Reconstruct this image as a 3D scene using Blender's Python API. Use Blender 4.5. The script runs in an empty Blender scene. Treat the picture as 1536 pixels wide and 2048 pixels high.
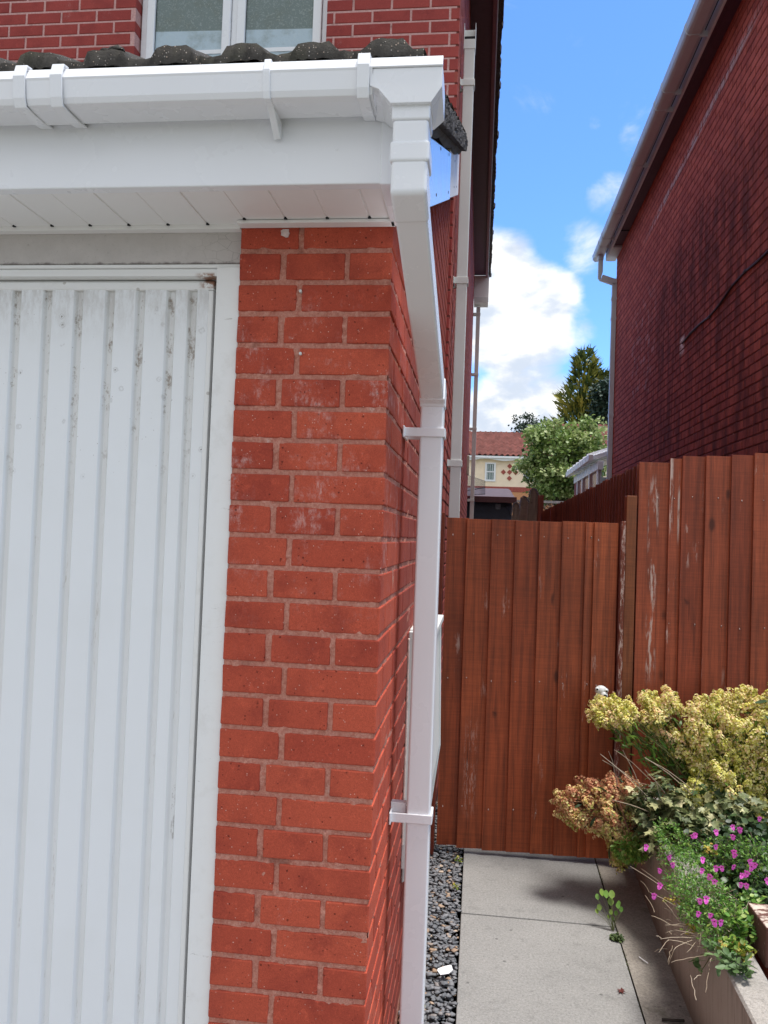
import bpy, math, random
import numpy as np
from mathutils import Vector, Matrix
random.seed(7)
rng = np.random.default_rng(11)
S = bpy.context.scene
COL = S.collection
R = math.radians

# ------------------------------------------------------------------ camera
F_PX, YAW, PITCH, ROLL = 1602.45, .118474, .0307222, .036175
CAM = np.array([.2193, -1.834, 1.6316])
_f = np.array([-math.sin(YAW)*math.cos(PITCH), math.cos(YAW)*math.cos(PITCH), math.sin(PITCH)])
_r0 = np.array([math.cos(YAW), math.sin(YAW), 0.0]); _u0 = np.cross(_r0, _f)
_c, _s = math.cos(ROLL), math.sin(ROLL)
_r = _c*_r0 + _s*_u0; _u = -_s*_r0 + _c*_u0
cd = bpy.data.cameras.new("camera"); cam = bpy.data.objects.new("camera", cd); COL.objects.link(cam)
cam.matrix_world = Matrix(((_r[0], _u[0], -_f[0], CAM[0]), (_r[1], _u[1], -_f[1], CAM[1]), (_r[2], _u[2], -_f[2], CAM[2]), (0, 0, 0, 1)))
cd.sensor_fit = 'VERTICAL'; cd.sensor_height = 24.0; cd.lens = 24.0*F_PX/2048.0
cd.clip_start = .05; cd.clip_end = 3000
S.camera = cam
def ray(x, y): return _f + (x-768)/F_PX*_r - (y-1024)/F_PX*_u
def at(x, y, Y):
    d = ray(x, y); return CAM + d*(Y-CAM[1])/d[1]

# ------------------------------------------------------------------ world and sun
SUN_EL, SUN_AZ = 77.0, 88.0          # azimuth measured from +Y towards +X
w = bpy.data.worlds.new("World"); S.world = w; w.use_nodes = True
nt = w.node_tree; nt.nodes.clear()
def wn(t, **k):
    n = nt.nodes.new(t)
    for a, b in k.items(): setattr(n, a, b)
    return n
def wmath(op, a, b=None, c=None):
    n = wn('ShaderNodeMath', operation=op)
    for i, v in enumerate((a, b, c)):
        if v is None: continue
        if isinstance(v, (int, float)): n.inputs[i].default_value = v
        else: nt.links.new(v, n.inputs[i])
    return n.outputs[0]
sky = wn('ShaderNodeTexSky', sky_type='NISHITA'); sky.sun_disc = False
sky.sun_elevation = R(SUN_EL); sky.sun_rotation = R(SUN_AZ); sky.air_density = 1.0; sky.dust_density = .3; sky.ozone_density = 2.5
tc = wn('ShaderNodeTexCoord')
nrm = wn('ShaderNodeVectorMath', operation='NORMALIZE'); nt.links.new(tc.outputs['Generated'], nrm.inputs[0])
DIR = nrm.outputs[0]
def lump(vec, r_in, r_out):
    v = Vector(vec).normalized()
    d = wn('ShaderNodeVectorMath', operation='DOT_PRODUCT'); nt.links.new(DIR, d.inputs[0]); d.inputs[1].default_value = v
    m = wn('ShaderNodeMapRange', interpolation_type='SMOOTHSTEP'); nt.links.new(d.outputs['Value'], m.inputs[0])
    m.inputs[1].default_value = math.cos(R(r_out)); m.inputs[2].default_value = math.cos(R(r_in)); m.inputs[3].default_value = 0; m.inputs[4].default_value = 1
    return m.outputs[0]
def wnoise(scale, detail, rough, off=(0, 0, 0), flat=1.0, dist=0.0):
    m = wn('ShaderNodeMapping'); nt.links.new(DIR, m.inputs[0]); m.inputs[1].default_value = off; m.inputs[3].default_value = (1, 1, flat)
    n = wn('ShaderNodeTexNoise'); nt.links.new(m.outputs[0], n.inputs['Vector'])
    n.inputs['Scale'].default_value = scale; n.inputs['Detail'].default_value = detail; n.inputs['Roughness'].default_value = rough; n.inputs['Distortion'].default_value = dist
    return n.outputs['Fac']
def dirpx(x, y): return ray(x, y)
bias = None
for (x, y, a, b, k) in ((985, 560, 1.0, 4.6, 1.0), (1040, 640, 2.2, 5.6, 1.15), (1120, 645, .6, 3.3, .8), (1165, 490, .3, 2.6, .66), (1215, 390, .1, 2.2, .56),
                        (1262, 285, .0, 1.3, .46), (1050, 790, 1.5, 4.4, 1.0), (965, 850, 1.2, 3.4, 1.0), (1190, 245, .0, .7, .26), (1120, 560, .2, 1.6, .5)):
    l = wmath('MULTIPLY', lump(dirpx(x, y), a, b), k)
    bias = l if bias is None else wmath('MAXIMUM', bias, l)
back = lump((-.25, -1, .75), 48, 98)                       # unseen cloud cover added behind the camera and overhead for fill light
bias = wmath('MAXIMUM', bias, wmath('MULTIPLY', back, .98))
bias = wmath('MAXIMUM', bias, wmath('MULTIPLY', lump((1, .2, .5), 10, 50), .5))
n1 = wnoise(9.0, 8.0, .60, (1.3, .2, 4.0), 1.5, .4)
dens = wmath('ADD', wmath('MULTIPLY', wmath('SUBTRACT', n1, .5), 2.2), wmath('SUBTRACT', wmath('MULTIPLY', bias, 1.15), .42))
cm = wn('ShaderNodeMapRange', interpolation_type='SMOOTHSTEP'); nt.links.new(dens, cm.inputs[0]); cm.inputs[1].default_value = -.14; cm.inputs[2].default_value = .78
n2 = wnoise(13.0, 6.0, .55, (3.1, 7.2, .4), 1.8)
shade = wn('ShaderNodeMapRange', interpolation_type='SMOOTHSTEP'); nt.links.new(n2, shade.inputs[0]); shade.inputs[1].default_value = .36; shade.inputs[2].default_value = .60
ccol = wn('ShaderNodeMix', data_type='RGBA'); nt.links.new(shade.outputs[0], ccol.inputs[0])
CLOUD = 7.0
ccol.inputs[6].default_value = (.57*CLOUD, .64*CLOUD, .75*CLOUD, 1); ccol.inputs[7].default_value = (1.0*CLOUD, .985*CLOUD, .96*CLOUD, 1)
tint = wn('ShaderNodeMix', data_type='RGBA', blend_type='MULTIPLY'); tint.inputs[0].default_value = 1; nt.links.new(sky.outputs[0], tint.inputs[6]); tint.inputs[7].default_value = (.80, 1.16, 1.62, 1)
mx = wn('ShaderNodeMix', data_type='RGBA'); nt.links.new(cm.outputs[0], mx.inputs[0]); nt.links.new(tint.outputs[2], mx.inputs[6]); nt.links.new(ccol.outputs[2], mx.inputs[7])
bg = wn('ShaderNodeBackground'); nt.links.new(mx.outputs[2], bg.inputs[0]); bg.inputs[1].default_value = .10
out = wn('ShaderNodeOutputWorld'); nt.links.new(bg.outputs[0], out.inputs[0])

sl = bpy.data.lights.new("sun", 'SUN'); so = bpy.data.objects.new("sun", sl); COL.objects.link(so)
sl.energy = 2.9; sl.angle = R(15.0); sl.color = (1.0, .96, .90)
sd = Vector((math.sin(R(SUN_AZ))*math.cos(R(SUN_EL)), math.cos(R(SUN_AZ))*math.cos(R(SUN_EL)), math.sin(R(SUN_EL))))
so.rotation_euler = sd.to_track_quat('Z', 'Y').to_euler()
S.view_settings.view_transform = 'Standard'; S.view_settings.look = 'None'; S.view_settings.gamma = 1.0
S.view_settings.use_curve_mapping = False; S.view_settings.exposure = .85
S.render.engine = 'CYCLES'; S.cycles.max_bounces = 8; S.cycles.diffuse_bounces = 5

# ------------------------------------------------------------------ material helpers
class NT:
    def __init__(s, name):
        s.m = bpy.data.materials.new(name); s.m.use_nodes = True; s.t = s.m.node_tree; s.t.nodes.clear()
        s.o = s.n('ShaderNodeOutputMaterial'); s.b = s.n('ShaderNodeBsdfPrincipled'); s.l(s.b.outputs[0], s.o.inputs[0])
        s.tc = s.n('ShaderNodeTexCoord').outputs['Object']; s._a = None
    def n(s, t, **k):
        x = s.t.nodes.new(t)
        for a, b in k.items(): setattr(x, a, b)
        return x
    def l(s, a, b): s.t.links.new(a, b)
    def put(s, sock, v):
        if isinstance(v, (int, float)): sock.default_value = v
        elif isinstance(v, (tuple, list)): sock.default_value = (*v, 1) if len(v) == 3 and len(sock.default_value) == 4 else v
        else: s.l(v, sock)
    def math(s, op, a, b=None, clamp=False):
        x = s.n('ShaderNodeMath', operation=op, use_clamp=clamp); s.put(x.inputs[0], a)
        if b is not None: s.put(x.inputs[1], b)
        return x.outputs[0]
    def tone(s, ch=None):
        if s._a is None:
            a = s.n('ShaderNodeAttribute', attribute_name='tone'); sp = s.n('ShaderNodeSeparateColor'); s.l(a.outputs['Color'], sp.inputs[0]); s._a = (a, sp)
        return s._a[0].outputs['Color'] if ch is None else s._a[1].outputs[ch]
    def map(s, scale=(1, 1, 1), loc=(0, 0, 0), rot=(0, 0, 0), vec=None):
        x = s.n('ShaderNodeMapping'); s.l(vec or s.tc, x.inputs[0]); x.inputs[1].default_value = loc; x.inputs[2].default_value = rot; x.inputs[3].default_value = scale; return x.outputs[0]
    def voff(s, k=20.0):       # object coordinates shifted by the per-piece tone, so that no two pieces share a pattern
        a = s.n('ShaderNodeVectorMath', operation='SCALE'); s.l(s.tone(), a.inputs[0]); a.inputs[3].default_value = k
        b = s.n('ShaderNodeVectorMath', operation='ADD'); s.l(s.tc, b.inputs[0]); s.l(a.outputs[0], b.inputs[1]); return b.outputs[0]
    def noise(s, scale, detail=4, rough=.55, vec=None, dist=0, col=False):
        x = s.n('ShaderNodeTexNoise'); s.l(vec or s.tc, x.inputs['Vector']); x.inputs['Scale'].default_value = scale; x.inputs['Detail'].default_value = detail
        x.inputs['Roughness'].default_value = rough; x.inputs['Distortion'].default_value = dist; return x.outputs['Color' if col else 'Fac']
    def vor(s, scale, vec=None, out='Distance', rnd=1.0, feature='F1'):
        x = s.n('ShaderNodeTexVoronoi', feature=feature); s.l(vec or s.tc, x.inputs['Vector']); x.inputs['Scale'].default_value = scale; x.inputs['Randomness'].default_value = rnd; return x.outputs[out]
    def ramp(s, v, lo, hi, a=0.0, b=1.0, smooth=True):
        x = s.n('ShaderNodeMapRange', interpolation_type='SMOOTHSTEP' if smooth else 'LINEAR', clamp=True) if smooth else s.n('ShaderNodeMapRange')
        s.put(x.inputs[0], v); x.inputs[1].default_value = lo; x.inputs[2].default_value = hi; x.inputs[3].default_value = a; x.inputs[4].default_value = b; return x.outputs[0]
    def mix(s, f, a, b, mode='MIX'):
        x = s.n('ShaderNodeMix', data_type='RGBA', blend_type=mode); s.put(x.inputs[0], f); s.put(x.inputs[6], a); s.put(x.inputs[7], b); return x.outputs[2]
    def mul(s, a, v):
        x = s.n('ShaderNodeHueSaturation'); s.put(x.inputs['Color'], a); s.put(x.inputs['Value'], v); return x.outputs[0]
    def xyz(s):
        x = s.n('ShaderNodeSeparateXYZ'); s.l(s.tc, x.inputs[0]); return x.outputs
    def bump(s, h, dist, strength=1.0, nrm=None):
        x = s.n('ShaderNodeBump'); s.l(h, x.inputs['Height']); x.inputs['Distance'].default_value = dist; x.inputs['Strength'].default_value = strength
        if nrm is not None: s.l(nrm, x.inputs['Normal'])
        return x.outputs[0]
    def done(s, col, rough=.6, nrm=None, spec=None, **k):
        s.put(s.b.inputs['Base Color'], col); s.put(s.b.inputs['Roughness'], rough)
        if nrm is not None: s.l(nrm, s.b.inputs['Normal'])
        if spec is not None: s.b.inputs['Specular IOR Level'].default_value = spec
        for a, v in k.items(): s.put(s.b.inputs[a.replace('_', ' ')], v)
        return s.m

def band(m, v, a, b, c, d):     # 0..1 window on a value: rises a->b, falls c->d
    return m.math('MULTIPLY', m.ramp(v, a, b), m.ramp(v, c, d, 1, 0))

def brick_mat(name, base, alt, dark, pit=1.0, efflo=.0, damp=None, bumpd=.0012):
    m = NT(name); v = m.voff(7.0)
    n = m.noise(9, 5, .6, v)
    c = m.mix(m.tone(0), base, alt)
    c = m.mix(m.ramp(n, .42, .75, 0, .65), c, dark); c = m.mix(m.ramp(m.noise(30, 6, .8, v), .54, .68, 0, .40), c, tuple(q*1.35 for q in alt))
    fine = m.noise(420, 3, .7)
    c = m.mul(c, m.ramp(fine, .25, .75, .72, 1.24, False)); c = m.mul(c, m.ramp(m.noise(150, 4, .75), .3, .7, .86, 1.12, False))
    vd = m.vor(105, v); vc = m.n('ShaderNodeSeparateColor'); m.l(m.vor(105, v, out='Color'), vc.inputs[0]); sz = m.math('MULTIPLY', m.math('POWER', vc.outputs[0], 3.0), .28)
    holes = m.ramp(m.math('SUBTRACT', vd, sz), -.05, .02, 1, 0); gate_ = m.ramp(m.noise(24, 4, .7, v), .42, .56)
    holes = m.math('MULTIPLY', holes, gate_)
    c = m.mix(m.math('MULTIPLY', holes, .60*pit), c, tuple(x*.18 for x in dark))
    specks = m.ramp(m.vor(88, m.map(loc=(3, 1, 8), vec=v)), .09, .13, 1, 0); g2 = m.ramp(m.noise(30, 2, .5, m.map(loc=(5, 5, 1))), .48, .56)
    c = m.mix(m.math('MULTIPLY', m.math('MULTIPLY', specks, g2), .55*pit), c, (.78, .60, .52))
    x, y, z = m.xyz()
    if efflo:
        e = m.ramp(m.noise(7, 6, .75, m.map((1, 1, .8))), .60, .78); e2 = m.ramp(m.noise(160, 4, .7), .35, .7)
        c = m.mix(m.math('MULTIPLY', m.math('MULTIPLY', e, e2), efflo), c, (.72, .58, .55))
    if damp: c = damp(m, c, x, y, z)
    h = m.math('ADD', m.math('MULTIPLY', m.noise(180, 5, .7), .6), m.math('MULTIPLY', holes, -1.6))
    return m.done(c, .88, m.bump(h, bumpd, .9), spec=.25)

def pier_marks_shade(m, c, x, y, z):
    e = m.ramp(m.noise(9, 5, .75, m.map((1, 1, 1.1), loc=(6, 2, 2))), .50, .66); f = m.ramp(m.noise(75, 5, .8, m.map((1, 1, .35))), .42, .62)
    c = m.mix(m.math('MULTIPLY', m.math('MULTIPLY', e, f), m.math('MULTIPLY', band(m, z, 1.3, 1.75, 2.05, 2.25), .42)), c, (.72, .56, .52))
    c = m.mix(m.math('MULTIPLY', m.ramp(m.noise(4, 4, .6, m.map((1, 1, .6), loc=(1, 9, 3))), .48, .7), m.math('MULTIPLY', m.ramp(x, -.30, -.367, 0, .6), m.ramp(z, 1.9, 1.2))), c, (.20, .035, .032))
    return m.mix(m.math('MULTIPLY', m.ramp(y, .25, .75), .62), c, (.150, .030, .026))  # alley shade painted into the brick colour beyond the downpipe
BR = brick_mat('pier_brick', (.40, .066, .037), (.50, .094, .050), (.25, .038, .026), 1.0, .34, pier_marks_shade)
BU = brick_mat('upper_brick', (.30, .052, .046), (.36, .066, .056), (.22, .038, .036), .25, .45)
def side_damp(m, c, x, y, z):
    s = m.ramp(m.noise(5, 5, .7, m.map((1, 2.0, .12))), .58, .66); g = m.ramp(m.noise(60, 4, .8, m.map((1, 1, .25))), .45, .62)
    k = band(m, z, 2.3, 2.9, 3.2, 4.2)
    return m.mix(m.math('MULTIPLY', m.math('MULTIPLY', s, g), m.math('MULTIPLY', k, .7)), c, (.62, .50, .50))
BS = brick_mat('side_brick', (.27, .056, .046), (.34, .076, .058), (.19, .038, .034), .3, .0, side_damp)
def right_damp(m, c, x, y, z):
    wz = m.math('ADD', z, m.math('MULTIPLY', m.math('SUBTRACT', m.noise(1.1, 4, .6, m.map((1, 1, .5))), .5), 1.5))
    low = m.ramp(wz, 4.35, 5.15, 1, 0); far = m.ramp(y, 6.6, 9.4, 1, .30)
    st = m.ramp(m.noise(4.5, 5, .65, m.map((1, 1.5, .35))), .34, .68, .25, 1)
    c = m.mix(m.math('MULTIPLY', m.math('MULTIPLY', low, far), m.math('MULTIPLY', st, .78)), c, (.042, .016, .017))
    line = m.math('MULTIPLY', band(m, m.math('ADD', z, m.math('MULTIPLY', y, .05)), 5.76, 5.80, 5.83, 5.90), band(m, y, 4.0, 4.7, 7.2, 8.6))
    gl = m.ramp(m.noise(18, 5, .75, m.map((1, 1, .4))), .40, .56)
    c = m.mix(m.math('MULTIPLY', m.math('MULTIPLY', line, gl), .85), c, (.60, .48, .50))
    pt = m.math('MULTIPLY', band(m, z, 3.2, 3.7, 4.3, 4.9), band(m, y, 7.3, 7.9, 8.6, 9.4)); gp = m.ramp(m.noise(6, 6, .7), .50, .66)
    c = m.mix(m.math('MULTIPLY', m.math('MULTIPLY', pt, gp), .55), c, (.50, .38, .42))
    ends = m.math('MULTIPLY', band(m, z, 3.50, 3.58, 3.68, 3.72), band(m, y, 6.16, 6.24, 6.32, 6.40))
    return m.mix(m.math('MULTIPLY', ends, m.ramp(m.noise(50, 3, .6), .38, .5)), c, (.75, .70, .70))
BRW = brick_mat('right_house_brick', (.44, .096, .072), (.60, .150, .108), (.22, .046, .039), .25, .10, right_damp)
BSM = brick_mat('garden_brick', (.42, .085, .050), (.50, .12, .07), (.28, .05, .035), 1.0, .5)

def mortar_mat(name, a, b, d=.0025):
    m = NT(name); n = m.noise(120, 6, .75); big = m.noise(11, 4, .6)
    c = m.mix(m.ramp(n, .3, .72), a, b); c = m.mix(m.ramp(big, .56, .72, 0, .55), c, tuple(x*.35 for x in a))
    c = m.mix(m.ramp(m.noise(17, 6, .75, m.map(loc=(4, 4, 4))), .60, .75, 0, .7), c, (.74, .56, .48))
    return m.done(c, .95, m.bump(m.noise(220, 6, .8), d, 1), spec=.1)
MO = mortar_mat('pier_mortar', (.47, .165, .115), (.66, .33, .255), .004)
MU = mortar_mat('upper_mortar', (.50, .27, .25), (.66, .42, .40))
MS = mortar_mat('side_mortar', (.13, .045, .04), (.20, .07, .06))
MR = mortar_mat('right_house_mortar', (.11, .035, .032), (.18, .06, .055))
MG = mortar_mat('grey_mortar', (.36, .31, .27), (.55, .50, .45), .004)

def pvc(name, base, rough=.28, dirt=.10, dcol=(.45, .43, .40), coat=.0):
    m = NT(name); n = m.noise(3.5, 5, .6); f = m.noise(60, 4, .7)
    c = m.mix(m.ramp(n, .35, .9, 0, dirt), base, dcol)
    c = m.mix(m.math('MULTIPLY', m.ramp(f, .64, .80), dirt*1.2), c, dcol)
    return m.done(c, m.ramp(n, .3, .7, rough, rough+.12), m.bump(m.noise(2.2, 3, .5), .004, .25), spec=.5, Coat_Weight=coat)
PVC = pvc('white_pvc', (.80, .81, .835), .22, .05)
PVS = pvc('soffit_pvc', (.83, .82, .81), .35, .05)
PVB = pvc('barge_pvc', (.80, .83, .88), .10, .04, coat=.6)
PVO = pvc('weathered_pvc', (.66, .67, .65), .45, .30, (.40, .40, .34))
PVL = pvc('grey_lilac_pvc', (.56, .61, .67), .35, .22, (.36, .34, .38))
def plain(name, col, rough=.6, var=.25, scale=20, bd=0, bs=60, spec=None, **k):
    m = NT(name); c = m.mul(col, m.ramp(m.noise(scale, 5, .6), .3, .7, 1-var, 1+var, False))
    return m.done(c, rough, m.bump(m.noise(bs, 5, .7), bd, 1) if bd else None, spec=spec, **k)
MAROON = plain('maroon_paint', (.085, .030, .055), .5, .15)
MAROON2 = plain('maroon_strip', (.20, .075, .10), .45, .15)
DARKGAP = plain('dark_gap', (.012, .012, .015), .9)
CABLE = plain('black_cable', (.03, .025, .03), .5)
NAILW = plain('dull_nail', (.30, .20, .17), .5); METALG = plain('grey_metal', (.45, .45, .45), .35, Metallic=.8)
BLACKPL = plain('black_net', (.02, .02, .025), .5)

def door_mat():
    m = NT('garage_door_paint'); x, y, z = m.xyz(); v = m.map((1, .3, 1))
    c = (.80, .82, .84)
    c = m.mix(m.ramp(m.noise(5, 4, .6), .4, .8, 0, .12), c, (.62, .62, .58))
    up = m.ramp(z, 1.55, 2.15); groove = m.ramp(y, .0505, .0560)         # dirt sits in the grooves and near the top
    d = m.ramp(m.noise(34, 7, .85, m.map((1, .3, .5))), .52, .64)
    c = m.mix(m.math('MULTIPLY', m.math('MULTIPLY', groove, d), m.ramp(z, 1.60, 2.1, .02, .95)), c, (.13, .070, .035))
    c = m.mix(m.math('MULTIPLY', groove, m.ramp(z, .8, 2.2, .12, .30)), c, (.52, .49, .42))
    dv = m.n('ShaderNodeVectorMath', operation='ADD'); nz = m.n('ShaderNodeVectorMath', operation='SCALE'); m.l(m.noise(55, 4, .7, col=True), nz.inputs[0]); nz.inputs[3].default_value = .016; m.l(v, dv.inputs[0]); m.l(nz.outputs[0], dv.inputs[1])
    vd = m.vor(23, dv.outputs[0]); ring = m.math('MULTIPLY', m.ramp(vd, .09, .13), m.ramp(vd, .15, .20, 1, 0)); dot = m.ramp(vd, .05, .08, 1, 0)
    sel = m.ramp(m.noise(14, 2, .5, m.map(loc=(2, 0, 5))), .50, .55); zz = band(m, z, 1.70, 1.84, 2.16, 2.25)
    sp = m.math('MULTIPLY', m.math('MULTIPLY', m.math('ADD', m.math('MULTIPLY', ring, .22), m.math('MULTIPLY', dot, .85)), sel), zz)
    c = m.mix(sp, c, (.14, .12, .09))
    fl = m.math('MULTIPLY', m.math('MULTIPLY', m.ramp(m.vor(70, v), .06, .1, 1, 0), m.ramp(m.noise(13, 3, .6), .52, .6)), zz)
    c = m.mix(m.math('MULTIPLY', fl, .6), c, (.12, .08, .05))
    grime = m.math('MULTIPLY', m.ramp(z, 2.06, 2.23), m.ramp(m.noise(30, 6, .8, m.map((1, 1, .3))), .40, .62)); c = m.mix(m.math('MULTIPLY', grime, .35), c, (.30, .25, .20))
    sc_ = m.math('MULTIPLY', m.math('MULTIPLY', band(m, x, -.500, -.497, -.489, -.487), band(m, z, .88, .885, 1.01, 1.015)), m.ramp(m.noise(60, 5, .8, m.map((1, 1, .3))), .46, .52))
    c = m.mix(m.math('MULTIPLY', sc_, .8), c, (.42, .41, .40))
    low = m.math('MULTIPLY', m.ramp(m.noise(40, 6, .85, m.map((1.5, 1, .12))), .60, .66), groove); c = m.mix(m.math('MULTIPLY', low, .35), c, (.26, .20, .14))
    return m.done(c, .32, m.bump(m.noise(3, 2, .5), .003, .3), spec=.5)
DOOR = door_mat()
def frame_mat():
    m = NT('door_frame_paint'); x, y, z = m.xyz()
    c = m.mix(m.ramp(m.noise(14, 6, .7), .5, .8, 0, .3), (.80, .80, .79), (.50, .47, .42))
    c = m.mix(m.ramp(m.noise(45, 6, .8, m.map((.25, 1, 1))), .63, .70, 0, .55), c, (.25, .21, .17))
    c = m.mix(m.math('MULTIPLY', m.ramp(m.vor(16), .05, .09, 1, 0), m.ramp(z, 1.5, 1.9, 0, .55)), c, (.30, .27, .22))
    rust = m.math('MULTIPLY', m.math('MULTIPLY', m.ramp(m.noise(40, 5, .7), .40, .54), band(m, x, -.49, -.462, -.440, -.428)), band(m, z, 2.222, 2.228, 2.250, 2.258))
    c = m.mix(m.math('MULTIPLY', rust, .9), c, (.25, .09, .03))
    return m.done(c, .42, m.bump(m.noise(60, 5, .7), .0008, .6))
FRAME = frame_mat()
def lintel_mat():
    m = NT('lintel_paint'); x, y, z = m.xyz()
    c = m.mix(m.noise(18, 6, .7), (.62, .58, .56), (.44, .41, .39))
    cr = m.ramp(m.vor(26, m.map((1, 1, 1.6)), feature='DISTANCE_TO_EDGE'), .0, .018, 1, 0); sel = m.math('MAXIMUM', m.ramp(x, -.55, -.36), m.ramp(m.noise(6, 3, .5), .58, .64, 0, .5))
    c = m.mix(m.math('MULTIPLY', m.math('MULTIPLY', cr, sel), .6), c, (.08, .07, .06))
    c = m.mix(m.ramp(m.noise(90, 6, .8), .58, .70, 0, .6), c, (.20, .19, .16))
    c = m.mix(m.ramp(m.math('ADD', z, m.math('MULTIPLY', m.noise(40, 4, .7), .02)), 2.285, 2.293, .75, 0), c, (.10, .08, .07))
    return m.done(c, .75, m.bump(m.noise(70, 6, .75), .002, .8))
LINT = lintel_mat()

def wood_mat(name, base, alt, flake=.3, fx=None, dark=(.07, .016, .008), axis='z', rough=.55):
    m = NT(name); v = m.voff(30.0)
    sc = {'z': (46, 46, 1.3), 'x': (1.1, 26, 26), 'y': (26, 1.1, 26)}[axis]
    kn = m.vor(1.9, m.map({'z': (3.4, 3.4, 1.5), 'x': (1.5, 3.4, 3.4), 'y': (3.4, 1.5, 3.4)}[axis], vec=v))
    knot = m.math('MULTIPLY', m.ramp(kn, .05, .14, 1, 0), m.ramp(m.noise(1.0, 0, .5, m.map((5, 5, 3.1), vec=v)), .44, .48))
    warp = m.math('MULTIPLY', m.ramp(kn, 0, .35, 1, 0), 1.8)
    g = m.noise(1.0, 7, .62, m.map(sc, vec=v), 1.4)
    rings = m.n('ShaderNodeTexWave'); rings.wave_type = 'BANDS'; rings.bands_direction = 'X'
    m.l(m.map({'z': (3.2, 3.2, .5), 'x': (.5, 3.2, 3.2), 'y': (3.2, .5, 3.2)}[axis], vec=v), rings.inputs['Vector']); rings.inputs['Scale'].default_value = 1.6
    rings.inputs['Distortion'].default_value = 9.0; rings.inputs['Detail'].default_value = 3; m.l(m.math('ADD', warp, 0.0), rings.inputs['Phase Offset'])
    t = m.math('ADD', m.math('MULTIPLY', g, .85), m.math('MULTIPLY', rings.outputs['Fac'], .16))
    c = m.mix(m.tone(0), base, alt)
    c = m.mix(m.ramp(t, .44, .68, 0, .40), c, dark); c = m.mul(c, m.ramp(m.noise(1.0, 4, .8, m.map((90, 90, 3.0) if axis == 'z' else (20, 20, 20), vec=v)), .3, .7, .72, 1.28, False)); c = m.mix(m.ramp(m.noise(1.0, 3, .5, m.map((7, 7, .9) if axis == 'z' else (2, 2, 2), vec=v)), .52, .74, 0, .30), c, dark)
    c = m.mul(c, m.ramp(m.noise(2.2, 4, .6, m.map((1, 1, .5))), .3, .7, .74, 1.24, False))
    if axis == 'z': c = m.mul(c, m.ramp(m.noise(1.0, 3, .8, m.map((4, 4, 150), vec=v)), .35, .65, .86, 1.12, False))
    c = m.mix(m.math('MULTIPLY', knot, .75), c, tuple(x*.5 for x in dark))
    cracks = m.ramp(m.noise(1.0, 4, .7, m.map(tuple(q*2.4 if q > 2 else q*1.2 for q in sc), vec=v)), .665, .70); c = m.mix(m.math('MULTIPLY', cracks, .7), c, (.02, .008, .006))
    if flake:
        a = m.ramp(m.noise(1.0, 5, .75, m.map((38, 38, 5.5), vec=v)), .56, .66); b = m.ramp(m.noise(2.0, 4, .6, m.map((2.6, 2.6, .8), vec=m.voff(13))), .56, .66)
        f = m.math('MULTIPLY', a, b)
        if fx is not None: f = m.math('MAXIMUM', f, fx(m, a))
        c = m.mix(m.math('MULTIPLY', f, flake), c, (.62, .47, .40))
    h = m.math('ADD', m.math('MULTIPLY', t, -.8), m.math('MULTIPLY', cracks, -1.0))
    return m.done(c, rough, m.bump(h, .0010, .7), spec=.35)
GATE = wood_mat('gate_timber', (.285, .060, .019), (.375, .088, .029), .55, lambda m, a: m.math('MULTIPLY', m.math('MULTIPLY', m.ramp(m.noise(90, 5, .8, m.map((1, 1, .16))), .50, .60), band(m, m.xyz()[0], .17, .20, .225, .26)), m.math('MULTIPLY', band(m, m.xyz()[2], .15, .32, .5, .78), .8)))
def panel_flake(m, a):
    x, y, z = m.xyz(); st = m.ramp(m.noise(70, 5, .8, m.map((1, 1, .10))), .46, .57)
    big = m.ramp(m.noise(22, 3, .6, m.map((1, 1, .22))), .47, .56)
    k1 = m.math('MULTIPLY', band(m, x, 1.184, 1.188, 1.196, 1.205), band(m, z, 1.65, 1.80, 2.2, 2.3)); k2 = m.math('MULTIPLY', band(m, x, 1.225, 1.231, 1.236, 1.240), band(m, z, 1.62, 1.75, 1.9, 2.04))
    k3 = m.math('MULTIPLY', band(m, x, 1.075, 1.095, 1.115, 1.145), band(m, z, .9, 1.05, 1.9, 2.02))
    return m.math('ADD', m.math('MULTIPLY', m.math('ADD', k1, k2), m.math('MAXIMUM', st, big)), m.math('MULTIPLY', k3, m.math('MULTIPLY', st, big)))
PANEL = wood_mat('panel_timber', (.270, .054, .021), (.360, .080, .031), .85, panel_flake)
POST = wood_mat('post_timber', (.20, .058, .020), (.25, .08, .028), .25)
FLK = wood_mat('flaking_batten', (.17, .035, .018), (.20, .045, .02), .9, lambda m, a: m.ramp(m.noise(120, 5, .8, m.map((1, 1, .18))), .50, .58))
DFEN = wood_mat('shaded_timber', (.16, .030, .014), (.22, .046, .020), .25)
OLDW = wood_mat('grey_timber', (.22, .17, .13), (.28, .20, .15), .3, dark=(.07, .06, .04))

def tile_mat():
    m = NT('mossy_roof_tile'); c = m.mix(m.noise(35, 6, .7), (.022, .020, .018), (.070, .062, .052))
    c = m.mix(m.ramp(m.noise(10, 4, .6), .54, .66, 0, .35), c, (.060, .060, .032))
    cell = m.vor(230, out='Color'); sp = m.n('ShaderNodeSeparateColor'); m.l(cell, sp.inputs[0])
    st = m.math('MULTIPLY', m.ramp(sp.outputs[0], .86, .88), m.ramp(m.vor(230), .25, .42, 1, 0)); c = m.mix(m.math('MULTIPLY', st, .85), c, m.mix(sp.outputs[1], (.50, .38, .30), (.42, .40, .38)))
    return m.done(c, .9, m.bump(m.math('ADD', m.noise(140, 6, .8), m.math('MULTIPLY', st, .5)), .006, 1))
TILE = tile_mat()
VERGE = plain('dark_mortar_verge', (.055, .052, .056), .95, .7, 60, .012, 90)
BEDM = plain('grey_bedding', (.10, .10, .105), .95, .4, 25, .006, 60)

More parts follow.
